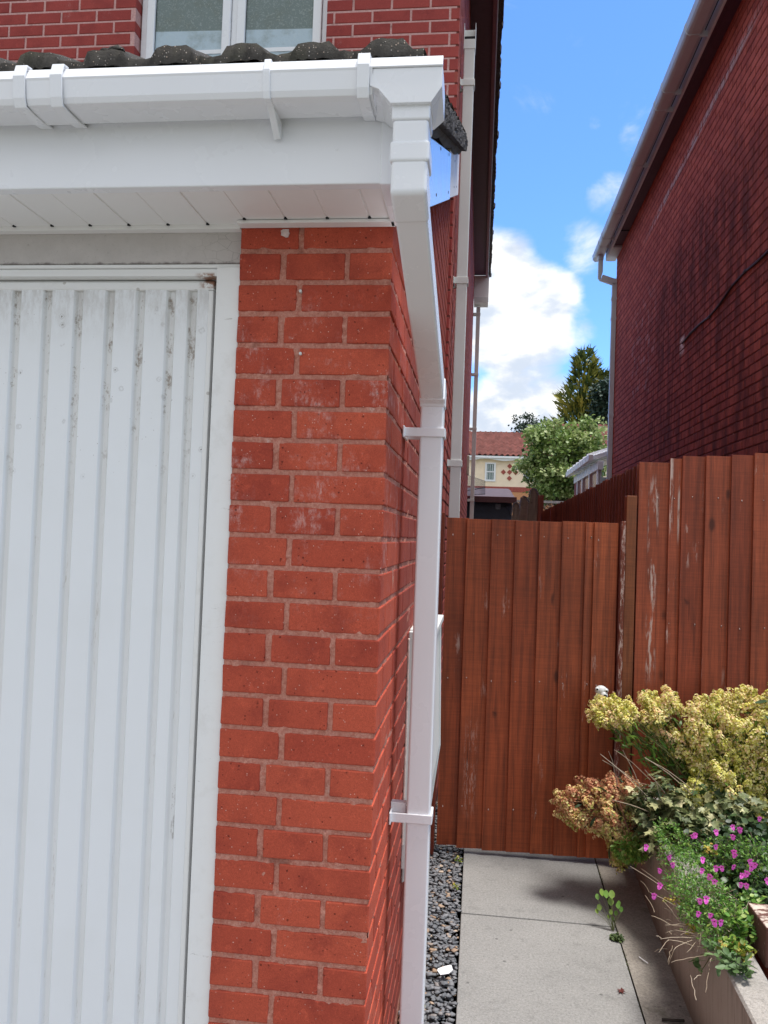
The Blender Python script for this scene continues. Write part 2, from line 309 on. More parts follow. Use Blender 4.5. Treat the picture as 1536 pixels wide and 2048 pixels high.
def glass_mat():
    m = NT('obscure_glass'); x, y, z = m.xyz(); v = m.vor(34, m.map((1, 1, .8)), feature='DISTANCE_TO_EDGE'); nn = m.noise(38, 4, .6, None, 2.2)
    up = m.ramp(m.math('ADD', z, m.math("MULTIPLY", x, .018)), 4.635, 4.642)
    c = m.mix(up, (.42, .53, .60), (.14, .185, .175))  # reflection painted into the pane colour as a two-tone split
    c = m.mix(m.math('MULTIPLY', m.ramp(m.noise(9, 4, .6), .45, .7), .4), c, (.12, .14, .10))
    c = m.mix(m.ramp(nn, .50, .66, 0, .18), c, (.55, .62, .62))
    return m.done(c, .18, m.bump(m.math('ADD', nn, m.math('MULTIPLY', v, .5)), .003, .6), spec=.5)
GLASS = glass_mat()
def slab_mat(name, a, b, spk, moss=0, k=1.0):
    m = NT(name); v = m.voff(5)
    c = m.mix(m.noise(3.0, 6, .65, v), a, b)
    c = m.mul(c, m.ramp(m.noise(110, 5, .9), .3, .7, .58, 1.42, False))
    c = m.mix(m.ramp(m.noise(85, 5, .85), .57, .66, 0, spk), c, tuple(q*.3 for q in a))
    c = m.mix(m.ramp(m.noise(14, 6, .75, m.map(loc=(1, 3, 3))), .52, .70, 0, .35), c, tuple(q*.5 for q in a)); c = m.mix(m.ramp(m.noise(1.9, 4, .6, m.map(loc=(3, 3, 3))), .54, .74, 0, .4), c, tuple(q*.45 for q in a))
    c = m.mix(m.ramp(m.vor(46), .05, .075, .5, 0), c, (.42, .38, .34)); c = m.mix(m.ramp(m.vor(7, m.map(loc=(2, 5, 1))), .03, .06, .7, 0), c, tuple(q*.35 for q in a))
    if moss: c = m.mix(m.ramp(m.noise(5, 5, .7), .56, .68, 0, moss), c, (.05, .05, .02))
    return m.done(c, .92, m.bump(m.noise(150, 6, .8), .0016, 1), spec=.2)
SLAB = slab_mat('concrete_slab', (.205, .205, .200), (.295, .290, .282), .6)
STRIP = slab_mat('dirty_concrete', (.19, .168, .145), (.31, .285, .255), .6, .45)
def render_mat():
    m = NT('painted_render'); x, y, z = m.xyz(); c = m.mix(m.noise(4, 5, .6), (.29, .225, .180), (.40, .325, .265))
    c = m.mix(m.ramp(m.noise(1.0, 5, .75, m.map((40, 40, 3))), .48, .68, 0, .5), c, (.12, .085, .065))
    c = m.mix(m.ramp(z, .0, .14, .55, 0), c, (.07, .055, .035)); c = m.mix(m.ramp(m.noise(2.4, 4, .6), .52, .68, 0, .35), c, (.40, .34, .29))
    return m.done(c, .9, m.bump(m.noise(90, 6, .8), .003, .9))
REND = render_mat()
COPE = slab_mat('wall_top_concrete', (.26, .24, .22), (.40, .375, .34), .5)
CAPM = None
def cap_mat():
    m = NT('brown_coping_brick'); c = m.mix(m.noise(1.0, 5, .7, m.map((9, 9, 70))), (.085, .034, .026), (.15, .062, .046))
    g = m.n('ShaderNodeNewGeometry'); x, y, z = m.xyz()
    c = m.mix(m.ramp(m.noise(55, 5, .75), .60, .68, 0, .7), c, (.50, .42, .36)); c = m.mix(m.math('MULTIPLY', m.ramp(m.noise(14, 5, .8, m.map((1, 2.4, 1))), .46, .56), m.ramp(z, .497, .499)), c, (.55, .47, .40))
    return m.done(c, .85, m.bump(m.noise(110, 5, .7, m.map((.3, .3, 1.5))), .003, 1))
CAPM = cap_mat()
def tone_mat(name, cols, rough=.8, bd=0, bs=80, trans=0, spec=None, var=.2, ns=40):
    m = NT(name); n = m.n('ShaderNodeValToRGB'); m.l(m.tone(0), n.inputs[0]); e = n.color_ramp.elements
    while len(e) < len(cols): e.new(.5)
    for i, c in enumerate(cols): e[i].position = i/(len(cols)-1); e[i].color = (*c, 1)
    c = m.mul(n.outputs[0], m.ramp(m.noise(ns, 3, .6), .3, .7, 1-var, 1+var, False))
    r = m.done(c, rough, m.bump(m.noise(bs, 4, .7), bd, 1) if bd else None, spec=spec)
    if trans:
        tr = m.n('ShaderNodeBsdfTranslucent'); m.l(c, tr.inputs[0]); mxs = m.n('ShaderNodeMixShader'); mxs.inputs[0].default_value = trans
        m.l(m.b.outputs[0], mxs.inputs[1]); m.l(tr.outputs[0], mxs.inputs[2]); m.l(mxs.outputs[0], m.o.inputs[0])
    return r
GRAV = tone_mat('slate_chips', [(.085, .090, .102), (.13, .14, .155), (.17, .175, .19), (.22, .225, .24), (.30, .20, .13), (.42, .34, .27)], .75, .002, 60)
SOIL = plain('soil', (.045, .032, .022), .98, .4, 40, .02, 30)
GROUND = plain('rough_ground', (.09, .09, .05), .95, .4, 2)
SPUR = tone_mat('spurge_bracts', [(.18, .20, .02), (.50, .50, .07), (.84, .80, .22), (.96, .92, .48), (.92, .66, .42)], .6, trans=.38)
SPURR = tone_mat('reddish_bracts', [(.34, .38, .06), (.66, .62, .18), (.84, .72, .34), (.70, .38, .20), (.50, .20, .11)], .6, trans=.35)
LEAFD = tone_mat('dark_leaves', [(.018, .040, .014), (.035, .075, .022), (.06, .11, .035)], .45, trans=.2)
LEAFG = tone_mat('green_leaves', [(.05, .13, .02), (.10, .24, .035), (.20, .36, .06), (.32, .42, .09)], .45, trans=.3)
LEAFV = tone_mat('variegated_leaves', [(.07, .10, .04), (.18, .21, .09), (.40, .39, .19), (.66, .60, .36)], .5, trans=.25, var=.5, ns=90)
LEAFS = tone_mat('sage_leaves', [(.06, .12, .04), (.10, .18, .06), (.15, .23, .09)], .55, trans=.2)
LEAFY = tone_mat('yellowing_leaves', [(.10, .19, .03), (.25, .28, .04), (.45, .36, .05), (.40, .22, .05)], .5, trans=.25)
TWIG = tone_mat('dry_twigs', [(.20, .15, .10), (.32, .25, .18), (.40, .33, .25)], .8)
STEMR = tone_mat('reddish_stems', [(.16, .045, .03), (.20, .12, .05)], .6)
STEMG = tone_mat('green_stems', [(.08, .11, .03), (.16, .17, .06)], .6)
PINK = tone_mat('pink_petals', [(.90, .08, .62), (.95, .16, .78), (.95, .24, .66)], .5, trans=.25, var=.08)
PINKD = plain('dark_flower_throat', (.16, .005, .03), .5)
BARK = plain('bark', (.07, .05, .035), .9, .3, 20)
TREEL = tone_mat('tree_leaves', [(.045, .09, .02), (.12, .20, .04), (.24, .33, .09), (.38, .44, .18), (.52, .54, .28)], .5, trans=.3)
CONIF = tone_mat('conifer_sprays', [(.016, .036, .014), (.045, .085, .02), (.14, .16, .025), (.30, .27, .04)], .6, trans=.1)
DARKT = tone_mat('evergreen_leaves', [(.008, .024, .016), (.016, .042, .026), (.03, .065, .035)], .6, trans=.1)
FART = tone_mat('distant_leaves', [(.025, .045, .03), (.05, .08, .05)], .7, trans=.1)

# ------------------------------------------------------------------ mesh helpers
class MB:
    def __init__(s): s.v = []; s.f = []; s.t = []
    def add(s, vs, fs, tone=None):
        o = len(s.v); s.v += [tuple(p) for p in vs]; s.f += [tuple(i+o for i in f) for f in fs]
        t = tone if tone is not None else (random.random(), random.random(), random.random()); s.t += [t]*len(fs); return s
    def box(s, x0, x1, y0, y1, z0, z1, tone=None, M=None):
        vs = [(x, y, z) for z in (z0, z1) for y in (y0, y1) for x in (x0, x1)]
        if M is not None: vs = [tuple(M @ Vector(p)) for p in vs]
        return s.add(vs, [(0, 2, 3, 1), (4, 5, 7, 6), (0, 1, 5, 4), (1, 3, 7, 5), (3, 2, 6, 7), (2, 0, 4, 6)], tone)
    def hexa(s, vs, tone=None):      # 8 corners, bottom ring then top ring, each x0y0 x1y0 x1y1 x0y1
        return s.add(vs, [(0, 3, 2, 1), (4, 5, 6, 7), (0, 1, 5, 4), (1, 2, 6, 5), (2, 3, 7, 6), (3, 0, 4, 7)], tone)
    def prism(s, prof, axis, a, b, tone=None):      # closed 2-D profile swept along an axis; profile coords are the other two axes in order
        def p3(p, t): return {'x': (t, p[0], p[1]), 'y': (p[0], t, p[1]), 'z': (p[0], p[1], t)}[axis]
        n = len(prof); vs = [p3(p, a) for p in prof]+[p3(p, b) for p in prof]
        fs = [(i, (i+1) % n, n+(i+1) % n, n+i) for i in range(n)]+[tuple(range(n-1, -1, -1)), tuple(range(n, 2*n))]
        return s.add(vs, fs, tone)
    def sheet(s, prof, axis, a, b, th, tone=None):   # open profile given thickness th (offset along its normal)
        n = len(prof); off = []
        for i, p in enumerate(prof):
            q0 = prof[max(i-1, 0)]; q1 = prof[min(i+1, n-1)]; dx, dy = q1[0]-q0[0], q1[1]-q0[1]; L = math.hypot(dx, dy) or 1
            off.append((p[0]-dy/L*th, p[1]+dx/L*th))
        return s.prism(list(prof)+off[::-1], axis, a, b, tone)
    def tube(s, pts, r, sides=6, tone=None, caps=True):
        pts = [Vector(p) for p in pts]; rr = r if isinstance(r, (list, tuple)) else [r]*len(pts); vs = []; n = len(pts)
        up = Vector((0, 0, 1))
        for i, p in enumerate(pts):
            d = (pts[min(i+1, n-1)]-pts[max(i-1, 0)]).normalized()
            a = d.cross(up if abs(d.z) < .95 else Vector((1, 0, 0))).normalized(); b = d.cross(a)
            for k in range(sides):
                t = 2*math.pi*k/sides; vs.append(p+(a*math.cos(t)+b*math.sin(t))*rr[i])
        fs = [(i*sides+k, i*sides+(k+1) % sides, (i+1)*sides+(k+1) % sides, (i+1)*sides+k) for i in range(n-1) for k in range(sides)]
        if caps: fs += [tuple(range(sides-1, -1, -1)), tuple(range((n-1)*sides, n*sides))]
        return s.add(vs, fs, tone)
    def build(s, name, mat, parent=None, bevel=0, seg=2, smooth=False):
        me = bpy.data.meshes.new(name); me.from_pydata(s.v, [], s.f); me.materials.append(mat)
        a = me.attributes.new('tone', 'FLOAT_COLOR', 'FACE'); a.data.foreach_set('color', np.array([(*t, 1.0) for t in s.t], dtype=np.float32).ravel())
        if smooth: me.polygons.foreach_set('use_smooth', [True]*len(me.polygons))
        me.update(); o = bpy.data.objects.new(name, me); COL.objects.link(o)
        if parent is not None: o.parent = parent; o.matrix_parent_inverse = parent.matrix_world.inverted()
        if bevel:
            b = o.modifiers.new('bevel', 'BEVEL'); b.width = bevel; b.segments = seg; b.limit_method = 'ANGLE'; b.angle_limit = R(28)
        return o
def scatter(name, tv, tf, pos, rot, sc, tone, mat, parent=None):
    """many copies of a small template (leaves, chips, bracts) as one mesh"""
    tv = np.array(tv, float); n = len(pos); k = len(tv)
    V = np.einsum('nij,kj->nki', rot, tv)*np.asarray(sc).reshape(n, 1, -1)+np.asarray(pos)[:, None, :]
    me = bpy.data.meshes.new(name); V = V.reshape(-1, 3).astype(np.float32)
    loops = []; starts = []; tot = []; c = 0
    base = np.arange(n)*k; fl = [np.array(f) for f in tf]
    L = np.concatenate(fl); li = (base[:, None]+L[None, :]).ravel(); ls = np.array([len(f) for f in fl]); lt = np.tile(ls, n)
    me.vertices.add(n*k); me.vertices.foreach_set('co', V.ravel()); me.loops.add(len(li)); me.loops.foreach_set('vertex_index', li.astype(np.int32))
    me.polygons.add(len(lt)); st = np.concatenate([[0], np.cumsum(lt)[:-1]]); me.polygons.foreach_set('loop_start', st.astype(np.int32)); me.polygons.foreach_set('loop_total', lt.astype(np.int32))
    me.materials.append(mat); me.update(calc_edges=True)
    tone = np.asarray(tone, float); T = np.zeros((n, 4), np.float32); T[:, 0] = tone; T[:, 1] = rng.random(n); T[:, 2] = rng.random(n); T[:, 3] = 1
    a = me.attributes.new('tone', 'FLOAT_COLOR', 'FACE'); a.data.foreach_set('color', np.repeat(T, len(fl), 0).ravel())
    me.validate(); o = bpy.data.objects.new(name, me); COL.objects.link(o)
    if parent is not None: o.parent = parent; o.matrix_parent_inverse = parent.matrix_world.inverted()
    return o
def frames(d, spin=None):       # rotation matrices whose local +Y points along d, +Z roughly up-facing
    d = np.asarray(d, float); d = d/np.linalg.norm(d, axis=1, keepdims=True); n = len(d)
    ref = np.tile([0, 0, 1.0], (n, 1)); bad = abs(d[:, 2]) > .96; ref[bad] = [1, 0, 0]
    x = np.cross(d, ref); x /= np.linalg.norm(x, axis=1, keepdims=True); z = np.cross(x, d)
    if spin is not None:
        c, s_ = np.cos(spin)[:, None], np.sin(spin)[:, None]; x, z = x*c+z*s_, z*c-x*s_
    return np.stack([x, d, z], 2)
def thing(name, label, cat, loc=(0, 0, 0), group=None):
    o = bpy.data.objects.new(name, None); COL.objects.link(o); o.location = loc; o.matrix_world = Matrix.Translation(loc)
    o['label'] = label; o['category'] = cat
    if group: o['group'] = group
    return o
def tag(o, label, cat, group=None):
    o['label'] = label; o['category'] = cat
    if group: o['group'] = group
    return o
def kind(o, k): o['kind'] = k; return o

def brick_run(mb, O, u, n, L, z0, rows, off=0.0, skip=None, d=.03, proud=.004, bw=.215, bh=.0635, j=.0115, ch=.003, cz=.075, phase=0, jit=.0012):
    """courses of stretcher bricks on a vertical plane: O origin, u along, n outward"""
    O = Vector(O); u = Vector(u); n = Vector(n); up = Vector((0, 0, 1))
    for r in range(rows):
        s = off-(.1125 if (r+phase) % 2 else 0); z = z0+r*cz
        while s < L:
            a, b = max(s, 0), min(s+bw, L); s += bw+j
            if b-a < .02: continue
            if skip and skip((a+b)/2, z, a, b): continue
            q = random.uniform(-jit, jit); pr = random.uniform(-.0008, .0008); z1 = z+q; z2 = z+bh+random.uniform(-jit, jit)
            a += random.uniform(0, jit); b -= random.uniform(0, jit)
            def P(s_, z_, h): return O+u*s_+up*(z_-O.z)+n*h
            vs = [P(a, z1, -d), P(b, z1, -d), P(b, z2, -d), P(a, z2, -d), P(a, z1, pr-ch), P(b, z1, pr-ch), P(b, z2, pr-ch), P(a, z2, pr-ch),
                  P(a+ch, z1+ch, pr), P(b-ch, z1+ch, pr), P(b-ch, z2-ch, pr), P(a+ch, z2-ch, pr)]
            fs = [(0, 1, 5, 4), (1, 2, 6, 5), (2, 3, 7, 6), (3, 0, 4, 7), (4, 5, 9, 8), (5, 6, 10, 9), (6, 7, 11, 10), (7, 4, 8, 11), (8, 9, 10, 11)]
            mb.add(vs, fs)
CZ = .075; CTOP = 2.305       # underside of the topmost pier course
Z0 = CTOP-30*CZ               # underside of the lowest course

# ================================================================== GROUND
g = MB(); g.add([(-400, -60, -.06), (400, -60, -.06), (400, 900, -.06), (-400, 900, -.06)], [(0, 1, 2, 3)]); kind(g.build('ground', GROUND), 'structure')
p = MB()
for (y0, y1) in ((-3.0, 1.742), (1.75, 3.6), (3.608, 6.2), (6.208, 9.0)):
    rx = lambda y: .838+.0232*(y-1.05)
    p.hexa([(.196, y0, -.05), (rx(y0), y0, -.05), (rx(y1), y1, -.05), (.196, y1, -.05), (.196, y0, 0), (rx(y0), y0, 0), (rx(y1), y1, 0), (.196, y1, 0)], (random.random(), .3, .6))
pt = p.build('path', SLAB, bevel=.004); kind(pt, 'structure')
p = MB(); sk = .0
p.add([(.7495, -3, -.003), (1.5, -3, -.003), (1.5, 9, -.003), (1.028, 9, -.003)], [(0, 1, 2, 3)], (.4, .2, .8)); kind(p.build('path_edge', STRIP), 'structure')
# joint dirt strip under the gap
p = MB(); p.add([(.14, -3, -.03), (1.2, -3, -.03), (1.2, 9, -.03), (.14, 9, -.03)], [(0, 1, 2, 3)]); kind(p.build('path_bedding', SOIL), 'structure')
# driveway in front of the garage
p = MB(); p.add([(-6, -8, -.012), (.0, -8, -.012), (.0, .2, -.012), (-6, .2, -.012)], [(0, 1, 2, 3)]); kind(p.build('driveway', SLAB), 'structure')
# slate gravel between wall and path
N = 5200
tv = [(-.5, -.35, -.2), (.5, -.28, -.2), (.42, .36, -.2), (-.45, .3, -.2), (-.38, -.25, .22), (.36, -.2, .14), (.3, .26, .24), (-.3, .22, .12)]
tf = [(0, 3, 2, 1), (4, 5, 6, 7), (0, 1, 5, 4), (1, 2, 6, 5), (2, 3, 7, 6), (3, 0, 4, 7)]
ps = np.stack([rng.uniform(.004, .186, N), rng.uniform(-.9, 3.2, N), rng.uniform(-.022, .004, N)], 1)
dr = rng.normal(size=(N, 3)); dr[:, 2] *= .35
sc = rng.uniform(.014, .032, (N, 1))*np.stack([rng.uniform(.7, 1.2, N), rng.uniform(.7, 1.1, N), rng.uniform(.28, .62, N)], 1)
to = np.where(rng.random(N) < .90, rng.uniform(0, .58, N), rng.uniform(.6, 1, N))
gr = scatter('slate_gravel', tv, tf, ps, frames(dr, rng.uniform(-.5, .5, N)), sc, to, GRAV); kind(gr, 'stuff'); tag(gr, 'grey slate chippings with a few tan stones along the house wall', 'gravel')
p = MB(); p.add([(0, -1, -.03), (.195, -1, -.03), (.195, 9, -.03), (0, 9, -.03)], [(0, 1, 2, 3)]); kind(p.build('gravel_bed', SOIL), 'structure')

# ================================================================== LEFT HOUSE WITH GARAGE
H = thing('brick_house', 'near red brick house with white garage door, lean-to tiled roof and white gutter', 'house', (-1.0, 2.7, 0))
# --- garage pier: real bricks at the corner, bonded front to side
b = MB()
W = -.367
for i in range(31):
    z = CTOP-i*CZ; odd = (i % 2 == 0)
    def bj(x0, x1, y0, y1):
        e = .0009; jj = lambda: random.uniform(-e, e)
        b.hexa([(x0+jj(), y0+jj(), z+jj()), (x1+jj(), y0+jj(), z+jj()), (x1, y1, z), (x0, y1, z), (x0+jj(), y0+jj(), z+.0635+jj()), (x1+jj(), y0+jj(), z+.0635+jj()), (x1, y1, z+.0635), (x0, y1, z+.0635)])
    if odd: bj(W, W+.142, 0, .10); bj(W+.154, 0, 0, .1025); s = .1145
    else: bj(W, W+.1, 0, .10); bj(W+.114, W+.254, 0, .1); bj(W+.2655, 0, 0, .215); s = .2265
    # side face stretchers up to the house corner
    y = s
    while y < 2.66:
        y1 = min(y+.215, 2.68)
        if z+.0635 < 2.40+.448*y+.05: b.box(-.1, random.uniform(-.001, .0006), y+random.uniform(0, .002), y1, z+random.uniform(-.001, .001), z+.0635)
        y = y1+.0115
for i in range(1, 17):            # upper triangle of side wall above the pier
    z = CTOP+i*CZ; y = .0 + (.1145 if i % 2 else 0)
    while y < 2.66:
        y1 = min(y+.215, 2.68)
        if z < 2.40+.448*y1 and y1-y > .03: b.box(-.1, random.uniform(-.001, .0006), y, y1, z, min(z+.0635, 99))
        y = y1+.0115
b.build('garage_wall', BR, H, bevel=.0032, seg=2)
m_ = MB(); m_.box(W+.004, -.0045, .0045, .1495, -.05, 2.359)
m_.prism([(.15, -.05), (2.72, -.05), (2.72, 3.55), (.15, 2.44)], 'x', -.09, -.0045)
m_.build('garage_mortar', MO, H)
def fbm(nx, ny, cells, seed):
    r_ = np.random.default_rng(seed); out_ = np.zeros((nx, ny)); amp = 1.0; tot = 0
    for cx_ in cells:
        gx_, gy_ = nx//cx_+3, ny//cx_+3; G_ = r_.uniform(-1, 1, (gx_, gy_)); X_ = np.arange(nx)/cx_; Y_ = np.arange(ny)/cx_
        ix, iy = X_.astype(int), Y_.astype(int); fx_, fy_ = (X_-ix)[:, None], (Y_-iy)[None, :]; fx_ = fx_*fx_*(3-2*fx_); fy_ = fy_*fy_*(3-2*fy_)
        a = G_[np.ix_(ix, iy)]; b_ = G_[np.ix_(ix+1, iy)]; c_ = G_[np.ix_(ix, iy+1)]; d_ = G_[np.ix_(ix+1, iy+1)]
        out_ += amp*((a*(1-fx_)+b_*fx_)*(1-fy_)+(c_*(1-fx_)+d_*fx_)*fy_); tot += amp; amp *= .6
    return out_/tot
def smear(u0, u1, z0, z1, step, side, seed):      # pointing mortar that laps unevenly over the brick edges
    nx, nz_ = int((u1-u0)/step)+1, int((z1-z0)/step)+1; hgt = .0042+.0062*fbm(nx, nz_, (9, 4, 2), seed); hgt = np.clip(hgt, .0007, .0085)
    vs = []; us = np.linspace(u0, u1, nx); zs = np.linspace(z0, z1, nz_)
    for i in range(nx):
        for j in range(nz_): vs.append((us[i], hgt[i, j], zs[j]) if side == 'front' else (-hgt[i, j], us[i], zs[j]))
    mb = MB(); mb.add(vs, [(i*nz_+j, (i+1)*nz_+j, (i+1)*nz_+j+1, i*nz_+j+1) for i in range(nx-1) for j in range(nz_-1)], (.5, .5, .5)); mb.build('pointing', MO, H, smooth=True)
smear(W+.002, -.0030, .02, 2.358, .0032, 'front', 5); smear(.0030, 1.0, .02, 2.40, .0048, 'side', 6)
# odd marks on the pier: plugs and a plaster blob
for (x, y_) in ((601, 583), (601, 708)):
    q = MB(); c = at(x, y_, -.003); q.tube([(c[0], .006, c[2]), (c[0], -.006, c[2]+.001)], .0035, 8); q.build('wall_plug', PVO, H)
q = MB(); c = at(572, 467, 0)
pts = [(c[0]+math.cos(t)*rr*1.35, c[2]+math.sin(t)*rr) for t, rr in [(k*.52, random.uniform(.006, .011)) for k in range(12)]]
q.prism(pts, 'y', -.0025, .003); q.build('plaster_blob', plain('plaster', (.62, .50, .48), .95, .3, 60, .004, 120), H)

# --- house walls
hb = MB(); mt = MB()
def win_skip(c, z, a, b_):    # s runs from X=-4 along +X
    X = -4+c; return (-1.942 < X < -.765) and 4.05 < z < 5.35
Yf = 2.70
def front_run():
    for r in range(38):
        z = Z0+(34+r)*CZ
        cuts = [(0, 4.015)] if not (4.05 < z+.03 < 5.35) else [(0, 4-1.942), (4-.765, 4.015)]
        for (a, e) in cuts:
            s = -(.1125 if r % 2 else 0)
            while s < 4.015:
                s0, s1 = max(s, a), min(s+.215, e); s += .2265
                if s1-s0 < .03: continue
                X0, X1 = -4+s0, -4+s1
                brick_run(hb, (X0, Yf, z), (1, 0, 0), (0, -1, 0), X1-X0, z, 1, d=.1, bw=2)
front_run()
hb.build('upper_wall', BU, H)
mt.box(-4, -1.945, Yf+.0035, Yf+.10, 2.4, 5.96); mt.box(-.762, -.002, Yf+.0035, Yf+.10, 2.4, 5.96); mt.box(-1.945, -.762, Yf+.0035, Yf+.10, 2.4, 4.05); mt.box(-1.945, -.762, Yf+.0035, Yf+.10, 5.38, 5.96)
mt.build('upper_mortar', MU, H)
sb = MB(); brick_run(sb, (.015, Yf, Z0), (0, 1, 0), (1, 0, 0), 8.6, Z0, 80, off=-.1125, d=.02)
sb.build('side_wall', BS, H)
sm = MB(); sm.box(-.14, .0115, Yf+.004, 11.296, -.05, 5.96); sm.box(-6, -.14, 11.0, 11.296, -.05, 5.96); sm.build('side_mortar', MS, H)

# --- upper window
WN = MB(); x0, x1, zt, zb = -1.935, -.772, 5.35, 4.10; Yw = Yf+.07
wf = bpy.data.objects.new('window', None); COL.objects.link(wf); wf.parent = H; wf.matrix_parent_inverse = H.matrix_world.inverted()
def fr(mb, a, b_, z0_, z1_, t, y0, y1):
    mb.box(a, a+t, y0, y1, z0_, z1_); mb.box(b_-t, b_, y0, y1, z0_, z1_); mb.box(a+t, b_-t, y0, y1, z1_-t, z1_); mb.box(a+t, b_-t, y0, y1, z0_, z0_+t)
fm = MB(); fr(fm, x0, x1, zb, zt, .035, Yw, Yw+.06); xm = (x0+x1)/2+.005; fm.box(xm-.018, xm+.018, Yw+.003, Yw+.06, zb+.035, zt-.035); fm.build('frame', PVC, wf, bevel=.004)
cm_ = MB(); fr(cm_, x0+.037, xm-.02, zb+.037, zt-.037, .052, Yw-.016, Yw+.03); fr(cm_, xm+.02, x1-.037, zb+.037, zt-.037, .052, Yw-.016, Yw+.03); cm_.build('casement', PVC, wf, bevel=.006, seg=3)
for (a, b_) in ((x0+.085, xm-.068), (xm+.068, x1-.085)):
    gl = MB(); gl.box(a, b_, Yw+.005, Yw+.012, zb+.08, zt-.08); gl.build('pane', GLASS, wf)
    gk = MB(); fr(gk, a, b_, zb+.086, zt-.086, .006, Yw+.001, Yw+.008); gk.build('gasket', DARKGAP, wf)
    gz = MB(); gz.box(a+.006, b_-.006, Yw+.001, Yw+.0045, 4.520, 4.545); gz.build('glazing_bar', PVC, wf)
sl_ = MB(); sl_.box(x0-.02, x1+.02, Yf-.04, Yf+.1, zb-.03, zb-.002); sl_.build('sill', PVC, wf, bevel=.004)

# --- garage door, frame, lintel
D = MB(); zs0, zs1 = .02, 2.232; yf_, yg = .052, .0625
xs = []; X = -.4455
gro = [-.4975, -.5525, -.6315, -.711, -.7935, -.876, -.9585, -1.041, -1.1235, -1.206, -1.2885, -1.371, -1.4535, -1.536, -1.6185, -1.701, -1.7835, -1.866]
prof = [(-.4565, yf_)]
for gx in gro:
    hw = .0095; prof += [(gx+hw+.004, yf_), (gx+hw-.001, yg), (gx-hw+.003, yg), (gx-hw-.004, yf_)]
prof.append((-2.6, yf_))
D.sheet([(a, b_) for a, b_ in prof], 'z', zs0, zs1, -.003 if False else .004)
gd = D.build('garage_door', DOOR, H, bevel=.0015)
e = MB(); e.prism([(.049, 2.220), (.046, 2.223), (.046, 2.238), (.053, 2.245), (.07, 2.245), (.07, 2.220)], 'x', -2.6, -.4445); e.build('top_rail', FRAME, gd, bevel=.002)
e = MB(); e.box(-.4565, -.4445, .046, .066, .02, 2.219); e.build('edge_rail', FRAME, gd, bevel=.002)
e = MB(); e.box(-.4265, W, .012, .10, -.02, 2.2655); e.box(-2.7, -.4275, .024, .10, 2.2475, 2.2655); e.box(-2.7, -2.602, .012, .10, -.02, 2.247); e.box(-2.7, W, .018, .03, 2.266, 2.2745)
e.build('door_frame', FRAME, H, bevel=.002)
e = MB(); e.box(-2.6, -.43, .072, .09, 0, 2.26); e.build('door_gap', DARKGAP, H)
e = MB(); e.box(-2.8, W, .022, .1, 2.276, 2.37); e.build('lintel', LINT, H, bevel=.003)

# --- soffit, fascia, barge boards
YF = -.226
e = MB(); prof = [(.028, 2.3605)]
z = 2.362; X = -.0525-.0985*26
gx = [-.0525-.0985*k for k in range(26)]
prof = [(.006, z)]
for k, g_ in enumerate(gx):
    dd = .0016 if k % 2 else .0032
    prof += [(g_+.003, z), (g_+.0015, z+dd), (g_-.0015, z+dd), (g_-.003, z)]
prof.append((-2.8, z))
e.prism(prof+[(-2.8, z+.012), (.006, z+.012)], 'y', YF+.014, -.004)
sf = e.build('soffit', PVS, H)
e = MB(); e.box(-2.8, W-.0005, -.0055, .0215, 2.352, 2.3625); e.box(W, .004, -.034, -.002, 2.353, 2.3605)
e.build('soffit_trim', PVS, sf, bevel=.0015)
for g_ in gx[:12]:
    e = MB(); e.box(g_-.0035, g_+.0035, (-.040 if g_ > W else -.0115), (-.0345 if g_ > W else -.006), 2.3598, 2.364); e.build('soffit_joint_gap', DARKGAP, sf)
e = MB(); e.prism([(YF, 2.356), (YF, 2.58), (YF+.012, 2.58), (YF+.012, 2.3745), (YF+.030, 2.3745), (YF+.030, 2.3575), (YF+.026, 2.356)], 'x', -2.8, .004)
fa = e.build('fascia', PVC, H, bevel=.003, seg=3)
e = MB(); e.prism([(YF-.003, 2.353), (YF-.003, 2.56), (YF+.03, 2.56), (YF+.03, 2.3745), (-.004, 2.3745), (-.004, 2.353)], 'x', -.006, .040); e.build('corner_cap', PVC, fa, bevel=.003, seg=3)
e = MB(); e.tube([(-.098, YF-.0012, 2.430), (-.098, YF+.002, 2.430)], .0035, 10); e.build('nail_cap', PVC, fa)
def slope_board(y0, y1, xo, th, off_b, off_t, mat, name):
    mbx = MB(); prof = [(y0, 2.388+.448*y0+off_b), (y1, 2.388+.448*y1+off_b), (y1, 2.388+.448*y1+off_t), (y0, 2.388+.448*y0+off_t)]
    mbx.prism(prof, 'x', xo-th, xo); return mbx.build(name, mat, H, bevel=.004, seg=3)
slope_board(YF+.004, 1.64, .046, .018, -.004, .205, PVB, 'barge_board')
slope_board(1.655, 2.66, .042, .016, .0, .235, PVS, 'barge_board_end')
NAILM = plain('nail_grey', (.10, .12, .16), .5)
for (yy, oo) in ((.75, .03), (1.5, .03), (.9, .19), (1.45, .19), (2.1, .05), (2.4, .05), (2.1, .18)):
    e = MB(); zz = 2.388+.448*yy+oo; e.box(.041, .0475 if yy < 1.64 else .0435, yy-.006, yy+.006, zz-.003, zz+.003); e.build('board_nail', NAILM, H)
